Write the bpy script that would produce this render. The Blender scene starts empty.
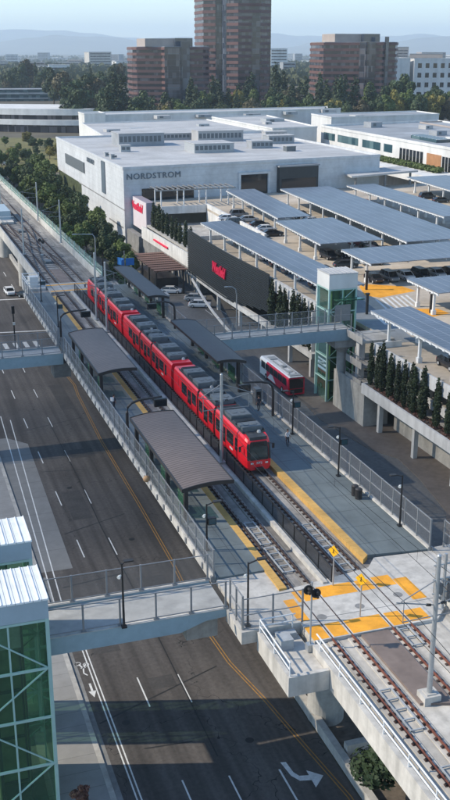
import bpy, bmesh, math, random
from mathutils import Vector, Matrix, noise
random.seed(7)
R = math.radians
SC = bpy.context.scene
COL = SC.collection

# ---------------------------------------------------------------- camera
cam_d = bpy.data.cameras.new('camera')
cam = bpy.data.objects.new('camera', cam_d)
COL.objects.link(cam)
cam.location = (0, 0, 49)
cam.rotation_euler = (R(90 - 18.768), 0, R(-18.453))
cam_d.sensor_fit = 'VERTICAL'
cam_d.sensor_height = 36
cam_d.lens = 36 * 1030 / 800
cam_d.clip_start = 0.5
cam_d.clip_end = 80000
SC.camera = cam

# ---------------------------------------------------------------- sky, sun, exposure
SUN_EL = R(37)
SUN_DIR = Vector((-0.958 * math.cos(SUN_EL), 0.287 * math.cos(SUN_EL), math.sin(SUN_EL)))
W = bpy.data.worlds.new('World')
SC.world = W
W.use_nodes = True
nt = W.node_tree
bg = nt.nodes['Background']
sky = nt.nodes.new('ShaderNodeTexSky')
sky.sky_type = 'NISHITA'
sky.sun_disc = False
sky.sun_elevation = SUN_EL
sky.sun_rotation = math.atan2(SUN_DIR.x, SUN_DIR.y)
sky.altitude = 100
sky.air_density = 1.0
sky.dust_density = 0.1
sky.ozone_density = 2.2
tint = nt.nodes.new('ShaderNodeVectorMath'); tint.operation = 'MULTIPLY'; tint.inputs[1].default_value = (0.90, 0.955, 0.97)
nt.links.new(sky.outputs[0], tint.inputs[0]); nt.links.new(tint.outputs[0], bg.inputs[0])
bg.inputs[1].default_value = 0.15
sun_d = bpy.data.lights.new('sun', 'SUN')
sun_d.energy = 3.2
sun_d.angle = R(0.55)
sun_d.color = (1.0, 0.89, 0.73)
sun = bpy.data.objects.new('sun', sun_d)
COL.objects.link(sun)
sun.rotation_euler = SUN_DIR.to_track_quat('Z', 'Y').to_euler()
SC.view_settings.view_transform = 'Standard'
SC.view_settings.look = 'None'
SC.view_settings.gamma = 1
SC.view_settings.exposure = 0.72
SC.view_settings.use_curve_mapping = False
SC.render.engine = 'CYCLES'
SC.cycles.max_bounces = 6
SC.cycles.transparent_max_bounces = 24
SC.cycles.volume_bounces = 2
SC.cycles.use_denoising = True

# ---------------------------------------------------------------- materials
def nodes(name):
    m = bpy.data.materials.new(name)
    m.use_nodes = True
    t = m.node_tree
    return m, t, t.nodes['Principled BSDF']

def mat(name, col, rough=0.7, var=0.15, scale=1.0, metal=0.0, big=0.0, bigscale=0.08, spec=0.4, bump=0.0, coord='Object'):
    """plain surface with mottled grain (var, scale) and broad stains (big, bigscale)"""
    m, t, p = nodes(name)
    p.inputs['Roughness'].default_value = rough
    p.inputs['Metallic'].default_value = metal
    p.inputs['Specular IOR Level'].default_value = spec
    tc = t.nodes.new('ShaderNodeTexCoord')
    n = t.nodes.new('ShaderNodeTexNoise')
    n.inputs['Scale'].default_value = scale
    n.inputs['Detail'].default_value = 6
    n.inputs['Roughness'].default_value = 0.65
    t.links.new(tc.outputs[coord], n.inputs['Vector'])
    r = t.nodes.new('ShaderNodeValToRGB')
    r.color_ramp.elements[0].position = 0.3
    r.color_ramp.elements[1].position = 0.7
    c0 = [max(0, c * (1 - var)) for c in col]
    c1 = [min(1, c * (1 + var)) for c in col]
    r.color_ramp.elements[0].color = (*c0, 1)
    r.color_ramp.elements[1].color = (*c1, 1)
    t.links.new(n.outputs['Fac'], r.inputs['Fac'])
    out = r.outputs['Color']
    if big:
        n2 = t.nodes.new('ShaderNodeTexNoise')
        n2.inputs['Scale'].default_value = bigscale
        n2.inputs['Detail'].default_value = 4
        t.links.new(tc.outputs[coord], n2.inputs['Vector'])
        mr = t.nodes.new('ShaderNodeMapRange')
        mr.inputs[1].default_value = 0.3
        mr.inputs[2].default_value = 0.7
        mr.inputs[3].default_value = 1 - big
        mr.inputs[4].default_value = 1 + big
        t.links.new(n2.outputs['Fac'], mr.inputs[0])
        mx = t.nodes.new('ShaderNodeVectorMath')
        mx.operation = 'SCALE'
        t.links.new(out, mx.inputs[0])
        t.links.new(mr.outputs[0], mx.inputs['Scale'])
        out = mx.outputs[0]
    t.links.new(out, p.inputs['Base Color'])
    if bump:
        b = t.nodes.new('ShaderNodeBump')
        b.inputs['Strength'].default_value = bump
        b.inputs['Distance'].default_value = 0.05
        t.links.new(n.outputs['Fac'], b.inputs['Height'])
        t.links.new(b.outputs[0], p.inputs['Normal'])
    return m

def striped(name, col, col2, axis, period, duty=0.15, rough=0.5, metal=0.0, var=0.1, axis2=None, period2=1.0, duty2=0.1, spec=0.4):
    """seams or joints: thin lines of col2 every period along an axis of object space"""
    m = mat(name, col, rough, var, 0.9, metal, big=0.10, bigscale=0.15, spec=spec)
    t = m.node_tree
    p = t.nodes['Principled BSDF']
    src = p.inputs['Base Color'].links[0].from_socket
    tc = t.nodes.new('ShaderNodeTexCoord')
    sp = t.nodes.new('ShaderNodeSeparateXYZ')
    t.links.new(tc.outputs['Object'], sp.inputs[0])
    def line(ax, per, du):
        d = t.nodes.new('ShaderNodeMath'); d.operation = 'DIVIDE'
        t.links.new(sp.outputs[ax], d.inputs[0]); d.inputs[1].default_value = per
        f = t.nodes.new('ShaderNodeMath'); f.operation = 'FRACT'
        t.links.new(d.outputs[0], f.inputs[0])
        l = t.nodes.new('ShaderNodeMath'); l.operation = 'LESS_THAN'
        t.links.new(f.outputs[0], l.inputs[0]); l.inputs[1].default_value = du
        return l.outputs[0]
    fac = line(axis, period, duty)
    if axis2 is not None:
        mxm = t.nodes.new('ShaderNodeMath'); mxm.operation = 'MAXIMUM'
        t.links.new(fac, mxm.inputs[0]); t.links.new(line(axis2, period2, duty2), mxm.inputs[1])
        fac = mxm.outputs[0]
    mx = t.nodes.new('ShaderNodeMix'); mx.data_type = 'RGBA'
    t.links.new(fac, mx.inputs[0]); t.links.new(src, mx.inputs[6]); mx.inputs[7].default_value = (*col2, 1)
    t.links.new(mx.outputs[2], p.inputs['Base Color'])
    return m

def glass(name, tint, gloss=0.25, rough=0.04, gcol=(0.8, 0.9, 0.9)):
    m = bpy.data.materials.new(name); m.use_nodes = True
    t = m.node_tree; t.nodes.clear()
    o = t.nodes.new('ShaderNodeOutputMaterial')
    a = t.nodes.new('ShaderNodeBsdfTransparent'); a.inputs[0].default_value = (*tint, 1)
    g = t.nodes.new('ShaderNodeBsdfGlossy'); g.inputs['Roughness'].default_value = rough; g.inputs[0].default_value = (*gcol, 1)
    lw = t.nodes.new('ShaderNodeLayerWeight'); lw.inputs[0].default_value = gloss
    x = t.nodes.new('ShaderNodeMixShader')
    t.links.new(lw.outputs['Fresnel'], x.inputs[0]); t.links.new(a.outputs[0], x.inputs[1]); t.links.new(g.outputs[0], x.inputs[2])
    t.links.new(x.outputs[0], o.inputs[0])
    return m

def green_glass(name):
    m = glass(name, (0.52, 0.70, 0.57), 0.26)
    t = m.node_tree; o = [n for n in t.nodes if n.type == 'OUTPUT_MATERIAL'][0]; x = o.inputs[0].links[0].from_node
    d = t.nodes.new('ShaderNodeBsdfDiffuse'); d.inputs[0].default_value = (0.13, 0.30, 0.20, 1)
    y = t.nodes.new('ShaderNodeMixShader'); y.inputs[0].default_value = 0.17
    t.links.new(x.outputs[0], y.inputs[1]); t.links.new(d.outputs[0], y.inputs[2]); t.links.new(y.outputs[0], o.inputs[0])
    return m

def wiremesh(name, col, cell=0.09, duty=0.22, ax=1, ax2=2):
    """welded wire panel: real holes between procedural wires"""
    m, t, p = nodes(name)
    p.inputs['Base Color'].default_value = (*col, 1)
    p.inputs['Roughness'].default_value = 0.5
    p.inputs['Metallic'].default_value = 0.4
    tc = t.nodes.new('ShaderNodeTexCoord')
    sp = t.nodes.new('ShaderNodeSeparateXYZ'); t.links.new(tc.outputs['Object'], sp.inputs[0])
    fs = []
    for a in (ax, ax2):
        d = t.nodes.new('ShaderNodeMath'); d.operation = 'DIVIDE'; t.links.new(sp.outputs[a], d.inputs[0]); d.inputs[1].default_value = cell
        f = t.nodes.new('ShaderNodeMath'); f.operation = 'FRACT'; t.links.new(d.outputs[0], f.inputs[0])
        l = t.nodes.new('ShaderNodeMath'); l.operation = 'LESS_THAN'; t.links.new(f.outputs[0], l.inputs[0]); l.inputs[1].default_value = duty
        fs.append(l)
    mx = t.nodes.new('ShaderNodeMath'); mx.operation = 'MAXIMUM'
    t.links.new(fs[0].outputs[0], mx.inputs[0]); t.links.new(fs[1].outputs[0], mx.inputs[1])
    t.links.new(mx.outputs[0], p.inputs['Alpha'])
    return m

def road_mat():
    m = mat('asphalt', (0.080, 0.072, 0.066), 0.85, 0.22, 3.0, big=0.22, bigscale=0.11, spec=0.3, bump=0.15)
    t = m.node_tree; p = t.nodes['Principled BSDF']
    src = p.inputs['Base Color'].links[0].from_socket
    tc = t.nodes.new('ShaderNodeTexCoord')
    mp = t.nodes.new('ShaderNodeMapping'); mp.inputs['Scale'].default_value = (1.1, 0.025, 1)
    t.links.new(tc.outputs['Object'], mp.inputs[0])
    n = t.nodes.new('ShaderNodeTexNoise'); n.inputs['Scale'].default_value = 1.0; n.inputs['Detail'].default_value = 3
    t.links.new(mp.outputs[0], n.inputs['Vector'])
    mr = t.nodes.new('ShaderNodeMapRange'); mr.inputs[1].default_value = 0.35; mr.inputs[2].default_value = 0.65
    mr.inputs[3].default_value = 0.76; mr.inputs[4].default_value = 1.30
    t.links.new(n.outputs['Fac'], mr.inputs[0])
    s = t.nodes.new('ShaderNodeVectorMath'); s.operation = 'SCALE'
    t.links.new(src, s.inputs[0]); t.links.new(mr.outputs[0], s.inputs['Scale'])
    v = t.nodes.new('ShaderNodeTexVoronoi'); v.feature = 'DISTANCE_TO_EDGE'; v.inputs['Scale'].default_value = 0.09
    nz = t.nodes.new('ShaderNodeTexNoise'); nz.inputs['Scale'].default_value = 0.7
    t.links.new(tc.outputs['Object'], nz.inputs['Vector'])
    ad = t.nodes.new('ShaderNodeVectorMath'); ad.operation = 'MULTIPLY_ADD'
    t.links.new(nz.outputs['Color'], ad.inputs[0]); ad.inputs[1].default_value = (3, 3, 0); t.links.new(tc.outputs['Object'], ad.inputs[2])
    t.links.new(ad.outputs[0], v.inputs['Vector'])
    lt = t.nodes.new('ShaderNodeMath'); lt.operation = 'LESS_THAN'; lt.inputs[1].default_value = 0.0016
    t.links.new(v.outputs['Distance'], lt.inputs[0])
    mx = t.nodes.new('ShaderNodeMix'); mx.data_type = 'RGBA'
    t.links.new(lt.outputs[0], mx.inputs[0]); t.links.new(s.outputs[0], mx.inputs[6]); mx.inputs[7].default_value = (0.022, 0.022, 0.022, 1)
    t.links.new(mx.outputs[2], p.inputs['Base Color'])
    return m

def leafmat(name, col):
    m, t, p = nodes(name)
    p.inputs['Roughness'].default_value = 0.65
    p.inputs['Specular IOR Level'].default_value = 0.25
    tc = t.nodes.new('ShaderNodeTexCoord')
    n = t.nodes.new('ShaderNodeTexNoise'); n.inputs['Scale'].default_value = 0.9; n.inputs['Detail'].default_value = 3
    oi = t.nodes.new('ShaderNodeObjectInfo')
    t.links.new(tc.outputs['Object'], n.inputs['Vector'])
    r = t.nodes.new('ShaderNodeValToRGB')
    r.color_ramp.elements[0].position = 0.3; r.color_ramp.elements[1].position = 0.72
    r.color_ramp.elements[0].color = (col[0] * .6, col[1] * .62, col[2] * .6, 1)
    r.color_ramp.elements[1].color = (col[0] * 1.5, col[1] * 1.4, col[2] * 1.2, 1)
    t.links.new(n.outputs['Fac'], r.inputs['Fac'])
    h = t.nodes.new('ShaderNodeHueSaturation')
    mr = t.nodes.new('ShaderNodeMapRange'); mr.inputs[3].default_value = 0.75; mr.inputs[4].default_value = 1.25
    t.links.new(oi.outputs['Random'], mr.inputs[0]); t.links.new(mr.outputs[0], h.inputs['Value'])
    t.links.new(r.outputs[0], h.inputs['Color'])
    t.links.new(h.outputs[0], p.inputs['Base Color'])
    return m

M = {}
M['asphalt'] = road_mat()
M['ground'] = mat('ground_soil', (0.10, 0.09, 0.065), 0.95, 0.4, 0.02, big=0.3, bigscale=0.004)
M['dirt'] = mat('soil', (0.12, 0.10, 0.08), 0.95, 0.4, 1.2, big=0.3, bigscale=0.2)
M['yard'] = mat('yard_asphalt', (0.135, 0.134, 0.130), 0.85, 0.2, 2.0, big=0.25, bigscale=0.07)
M['conc'] = mat('concrete', (0.40, 0.385, 0.355), 0.85, 0.14, 2.5, big=0.15, bigscale=0.35)
M['conc_light'] = mat('pale_concrete', (0.50, 0.48, 0.44), 0.85, 0.10, 2.0, big=0.14, bigscale=0.3)
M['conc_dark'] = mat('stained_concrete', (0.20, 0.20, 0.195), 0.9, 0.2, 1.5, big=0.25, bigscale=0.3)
M['conc_pad'] = striped('concrete_pavement', (0.185, 0.185, 0.180), (0.10, 0.10, 0.10), 1, 4.6, 0.012, 0.85)
M['walk'] = striped('pavement_concrete', (0.26, 0.255, 0.245), (0.14, 0.14, 0.135), 1, 1.8, 0.02, 0.85)
M['plat'] = striped('platform_surface', (0.135, 0.162, 0.168), (0.065, 0.075, 0.08), 1, 3.0, 0.02, 0.75, axis2=0, period2=2.1, duty2=0.02)
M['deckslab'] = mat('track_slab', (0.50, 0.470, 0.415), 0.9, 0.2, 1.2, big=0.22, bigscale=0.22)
M['tact'] = striped('tactile_yellow', (0.56, 0.34, 0.10), (0.40, 0.23, 0.06), 1, 0.6, 0.06, 0.8)
M['orange'] = mat('tactile_orange', (0.76, 0.34, 0.03), 0.8, 0.12, 2.0, big=0.15, bigscale=0.6)
M['white_paint'] = mat('white_marking', (0.62, 0.62, 0.60), 0.8, 0.2, 3.0)
M['yellow_paint'] = mat('yellow_marking', (0.36, 0.19, 0.045), 0.8, 0.25, 2.0)
M['crack'] = mat('tar_seal', (0.02, 0.02, 0.02), 0.7, 0.2, 2.0)
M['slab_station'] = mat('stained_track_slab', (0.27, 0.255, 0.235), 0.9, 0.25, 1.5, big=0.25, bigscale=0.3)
M['steel'] = mat('galvanised_steel', (0.42, 0.44, 0.45), 0.45, 0.12, 3.0, metal=0.55)
M['steel_grey'] = mat('grey_painted_steel', (0.24, 0.25, 0.26), 0.5, 0.1, 2.0, metal=0.3)
M['white_steel'] = mat('white_painted_steel', (0.66, 0.67, 0.67), 0.5, 0.06, 2.0)
M['bronze'] = mat('dark_bronze_paint', (0.035, 0.033, 0.033), 0.5, 0.15, 2.0, metal=0.2)
M['black'] = mat('black_paint', (0.016, 0.016, 0.017), 0.5, 0.2, 2.0)
M['roof_brown'] = striped('brown_seamed_roof', (0.185, 0.142, 0.120), (0.068, 0.052, 0.045), 1, 0.42, 0.22, 0.5, metal=0.3)
M['roof_dark'] = striped('dark_seamed_roof', (0.055, 0.055, 0.06), (0.03, 0.03, 0.032), 1, 0.42, 0.2, 0.5, metal=0.3)
M['rail'] = mat('rail_steel', (0.075, 0.05, 0.042), 0.5, 0.3, 3.0, metal=0.3)
M['rust'] = mat('rusty_rail', (0.16, 0.055, 0.035), 0.75, 0.35, 3.0)
M['clip'] = mat('rail_fastener', (0.055, 0.035, 0.030), 0.8, 0.4, 3.0)
M['mesh_grey'] = wiremesh('grey_wire_mesh', (0.30, 0.31, 0.32), 0.06, 0.15)
M['mesh_greyx'] = wiremesh('grey_wire_mesh_cross', (0.30, 0.31, 0.32), 0.06, 0.09, 0, 2)
M['mesh_dark'] = wiremesh('dark_wire_mesh', (0.03, 0.03, 0.032), 0.10, 0.40)
M['bluegrey'] = mat('blue_grey_steel', (0.27, 0.36, 0.40), 0.55, 0.08, 1.5, big=0.08)
M['bridge_floor'] = mat('bridge_concrete', (0.42, 0.42, 0.40), 0.85, 0.1, 2.0, big=0.12, bigscale=0.4)
M['red'] = mat('red_vehicle_paint', (0.74, 0.012, 0.026), 0.32, 0.05, 0.6, spec=0.5, big=0.06, bigscale=0.5)
M['darkroof'] = mat('dark_roof_paint', (0.045, 0.050, 0.055), 0.6, 0.25, 2.0, big=0.3, bigscale=0.7)
M['equip'] = mat('roof_equipment_grey', (0.11, 0.125, 0.135), 0.55, 0.2, 2.0)
M['equip_lt'] = mat('roof_equipment_light', (0.34, 0.36, 0.37), 0.5, 0.15, 2.0)
M['glass_dark'] = mat('dark_window_glass', (0.012, 0.015, 0.018), 0.08, 0.2, 0.5, spec=0.7)
M['glass_teal'] = mat('teal_window_glass', (0.02, 0.07, 0.085), 0.1, 0.3, 0.3, spec=0.7)
M['glass_green'] = green_glass('green_tower_glass')
M['windshield'] = mat('windshield_glass', (0.03, 0.045, 0.045), 0.06, 0.2, 0.5, spec=0.8)
M['whiteb'] = mat('white_building_paint', (0.66, 0.66, 0.64), 0.8, 0.06, 0.5, big=0.08, bigscale=0.08)
M['nord'] = striped('grey_white_panels', (0.54, 0.56, 0.575), (0.40, 0.42, 0.43), 2, 1.55, 0.03, 0.75)
M['roofw'] = striped('white_membrane_roof', (0.455, 0.455, 0.45), (0.38, 0.38, 0.38), 0, 3.1, 0.03, 0.7, axis2=1, period2=14.0, duty2=0.008)
M['roofg'] = mat('grey_roof', (0.30, 0.32, 0.34), 0.8, 0.12, 0.4, big=0.15, bigscale=0.06)
M['towroof'] = striped('white_seamed_roof', (0.74, 0.76, 0.76), (0.30, 0.33, 0.35), 0, 0.55, 0.08, 0.4, spec=0.4)
M['fascia'] = mat('blue_grey_fascia', (0.34, 0.42, 0.47), 0.5, 0.06, 1.0)
M['solar'] = striped('solar_panels', (0.085, 0.100, 0.130), (0.30, 0.31, 0.33), 0, 1.7, 0.055, 0.30, axis2=1, period2=1.02, duty2=0.04, spec=0.45)
M['bill'] = striped('black_slats', (0.045, 0.052, 0.055), (0.008, 0.008, 0.01), 2, 0.42, 0.4, 0.55)
M['signred'] = mat('red_sign_letters', (0.72, 0.02, 0.07), 0.45, 0.05, 1.0)
M['pinkw'] = mat('pale_sign_panel', (0.62, 0.56, 0.58), 0.6, 0.06, 0.6)
M['mauve'] = mat('mauve_sign_side', (0.26, 0.23, 0.27), 0.7, 0.08, 0.6)
M['letters'] = mat('grey_letters', (0.10, 0.13, 0.16), 0.5, 0.1, 1.0)
M['wood'] = striped('brown_wood_slats', (0.23, 0.125, 0.085), (0.05, 0.03, 0.025), 0, 0.3, 0.3, 0.8)
M['woodp'] = mat('orange_wood_cladding', (0.38, 0.19, 0.085), 0.7, 0.15, 0.5)
M['brick'] = mat('pink_granite', (0.140, 0.074, 0.066), 0.6, 0.10, 0.25, big=0.10, bigscale=0.05)
M['glass_of'] = mat('office_dark_glass', (0.025, 0.027, 0.038), 0.12, 0.4, 0.12, spec=0.6)
M['glass_blue'] = mat('office_blue_glass', (0.045, 0.055, 0.075), 0.12, 0.4, 0.2, spec=0.7)
M['penth'] = mat('penthouse_tan', (0.36, 0.31, 0.28), 0.7, 0.1, 0.3)
M['signy'] = mat('yellow_sign', (0.90, 0.46, 0.008), 0.5, 0.05, 1.0)
M['blue'] = mat('blue_sign', (0.03, 0.20, 0.55), 0.5, 0.1, 1.0)
M['tan'] = mat('tan_cloth', (0.42, 0.26, 0.14), 0.8, 0.2, 4.0)
M['brownmat'] = mat('brown_trespass_panel', (0.19, 0.15, 0.13), 0.9, 0.12, 1.5, big=0.15, bigscale=0.5)
M['cwhite'] = mat('white_car_paint', (0.70, 0.71, 0.72), 0.3, 0.04, 1.0, spec=0.6)
M['cdark'] = mat('black_car_paint', (0.02, 0.02, 0.024), 0.25, 0.1, 1.0, spec=0.6)
M['cgrey'] = mat('grey_car_paint', (0.16, 0.17, 0.18), 0.3, 0.1, 1.0, spec=0.6)
M['csilver'] = mat('silver_car_paint', (0.40, 0.41, 0.42), 0.3, 0.1, 1.0, spec=0.6)
M['cmaroon'] = mat('maroon_car_paint', (0.14, 0.015, 0.02), 0.3, 0.1, 1.0, spec=0.6)
M['tyre'] = mat('rubber', (0.015, 0.015, 0.015), 0.85, 0.2, 3.0)
M['lamp_w'] = mat('lamp_lens', (0.7, 0.7, 0.66), 0.2, 0.05, 1.0)
M['lamp_r'] = mat('red_lens', (0.5, 0.02, 0.02), 0.2, 0.05, 1.0)
M['busred'] = mat('red_bus_paint', (0.50, 0.012, 0.045), 0.35, 0.06, 0.6)
M['skin'] = mat('skin', (0.36, 0.20, 0.14), 0.6, 0.05, 2.0)
M['hair'] = mat('dark_hair', (0.02, 0.015, 0.012), 0.6, 0.1, 4.0)
M['shirt_w'] = mat('white_cloth', (0.62, 0.62, 0.62), 0.85, 0.08, 3.0)
M['pants_d'] = mat('dark_cloth', (0.03, 0.032, 0.045), 0.85, 0.1, 3.0)
M['bark'] = mat('bark', (0.11, 0.085, 0.065), 0.9, 0.3, 2.0)
M['hill'] = mat('hill_slopes', (0.13, 0.12, 0.09), 0.95, 0.3, 0.002)
M['woodland'] = leafmat('far_woodland_leaves', (0.066, 0.078, 0.042))
M['leaf_a'] = leafmat('mid_green_leaves', (0.083, 0.120, 0.035))
M['leaf_b'] = leafmat('dark_green_leaves', (0.049, 0.075, 0.034))
M['leaf_c'] = leafmat('conifer_needles', (0.043, 0.066, 0.034))
M['leaf_d'] = leafmat('yellow_green_leaves', (0.190, 0.173, 0.049))
M['leaf_e'] = leafmat('olive_brown_leaves', (0.095, 0.085, 0.050))
M['leaf_f'] = leafmat('cypress_leaves', (0.030, 0.045, 0.022))
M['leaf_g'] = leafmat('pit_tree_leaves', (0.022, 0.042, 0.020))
M['lawn'] = mat('dry_lawn', (0.14, 0.13, 0.045), 0.95, 0.3, 0.2, big=0.3, bigscale=0.03)
M['hedge'] = leafmat('reddish_ground_plants', (0.124, 0.060, 0.049))

M['deck_top'] = mat('garage_deck_concrete', (0.46, 0.40, 0.325), 0.85, 0.12, 1.0, big=0.18, bigscale=0.08)
M['yard_blue'] = mat('deck_lane_surface', (0.20, 0.22, 0.235), 0.85, 0.12, 1.0, big=0.12, bigscale=0.1)
M['bill_plain'] = mat('black_slat_paint', (0.028, 0.034, 0.038), 0.55, 0.12, 1.0)
M['hedgewall'] = leafmat('green_wall', (0.058, 0.075, 0.042))

M['garage_white'] = mat('white_garage_concrete', (0.60, 0.595, 0.575), 0.8, 0.07, 1.0, big=0.10, bigscale=0.3)
M['brown_floor'] = mat('brown_paving', (0.135, 0.115, 0.100), 0.85, 0.15, 1.2, big=0.2, bigscale=0.15)
def stain_streaks(m, amount, sx=(1.2, 1.2, 0.05)):
    # rain streaks and patches with a shape of their own, in object space
    t = m.node_tree; p = t.nodes['Principled BSDF']; src = p.inputs['Base Color'].links[0].from_socket
    tc = t.nodes.new('ShaderNodeTexCoord'); mp = t.nodes.new('ShaderNodeMapping'); mp.inputs['Scale'].default_value = sx
    n = t.nodes.new('ShaderNodeTexNoise'); n.inputs['Scale'].default_value = 1; n.inputs['Detail'].default_value = 5
    t.links.new(tc.outputs['Object'], mp.inputs[0]); t.links.new(mp.outputs[0], n.inputs['Vector'])
    mr = t.nodes.new('ShaderNodeMapRange'); mr.inputs[1].default_value = .42; mr.inputs[2].default_value = .66; mr.inputs[3].default_value = 1; mr.inputs[4].default_value = 1 - amount
    t.links.new(n.outputs['Fac'], mr.inputs[0]); s = t.nodes.new('ShaderNodeVectorMath'); s.operation = 'SCALE'
    t.links.new(src, s.inputs[0]); t.links.new(mr.outputs[0], s.inputs['Scale']); t.links.new(s.outputs[0], p.inputs['Base Color'])
for k, am, sx in (('conc_light', .22, (1.5, 1.5, .12)), ('garage_white', .2, (1.2, 1.2, .1)), ('nord', .10, (.35, .35, .03)), ('whiteb', .14, (.3, .3, .03)), ('roofw', .20, (.05, .16, .1)), ('roofg', .2, (.07, .2, .1)),
                  ('conc', .22, (.9, .9, .15)), ('plat', .22, (.5, .22, 1)), ('tact', .2, (1.2, .5, 1)), ('deck_top', .2, (.12, .3, 1)), ('deckslab', .3, (1.6, .10, 1)), ('slab_station', .4, (2.0, .12, 1)), ('bridge_floor', .2, (.5, .9, 1)), ('orange', .10, (.7, 1.1, 1)), ('yard', .3, (.3, .06, 1)), ('red', .08, (.6, .3, 2.0)), ('solar', .25, (.4, .12, 1))):
    stain_streaks(M[k], am, sx)
def panes(name, dark, light, sx=(0.42, 0.42, 0.28), rough=0.12):
    # every pane its own tone: blinds, interiors
    m, t, p = nodes(name); p.inputs['Roughness'].default_value = rough; p.inputs['Specular IOR Level'].default_value = .6
    tc = t.nodes.new('ShaderNodeTexCoord'); mp = t.nodes.new('ShaderNodeMapping'); mp.inputs['Scale'].default_value = sx
    f = t.nodes.new('ShaderNodeVectorMath'); f.operation = 'FLOOR'; w = t.nodes.new('ShaderNodeTexWhiteNoise')
    t.links.new(tc.outputs['Object'], mp.inputs[0]); t.links.new(mp.outputs[0], f.inputs[0]); t.links.new(f.outputs[0], w.inputs['Vector'])
    r = t.nodes.new('ShaderNodeValToRGB'); r.color_ramp.elements[0].position = .45; r.color_ramp.elements[0].color = (*dark, 1); r.color_ramp.elements[1].position = 1; r.color_ramp.elements[1].color = (*light, 1)
    t.links.new(w.outputs['Value'], r.inputs[0]); t.links.new(r.outputs[0], p.inputs['Base Color'])
    return m
M['glass_of'] = panes('office_dark_glass_panes', (0.018, 0.018, 0.026), (0.13, 0.12, 0.13))
M['glass_blue'] = panes('office_blue_glass_panes', (0.035, 0.045, 0.065), (0.12, 0.14, 0.17))
M['glass_teal'] = panes('teal_glass_panes', (0.018, 0.06, 0.075), (0.10, 0.17, 0.18), (.3, .3, .3))

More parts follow.
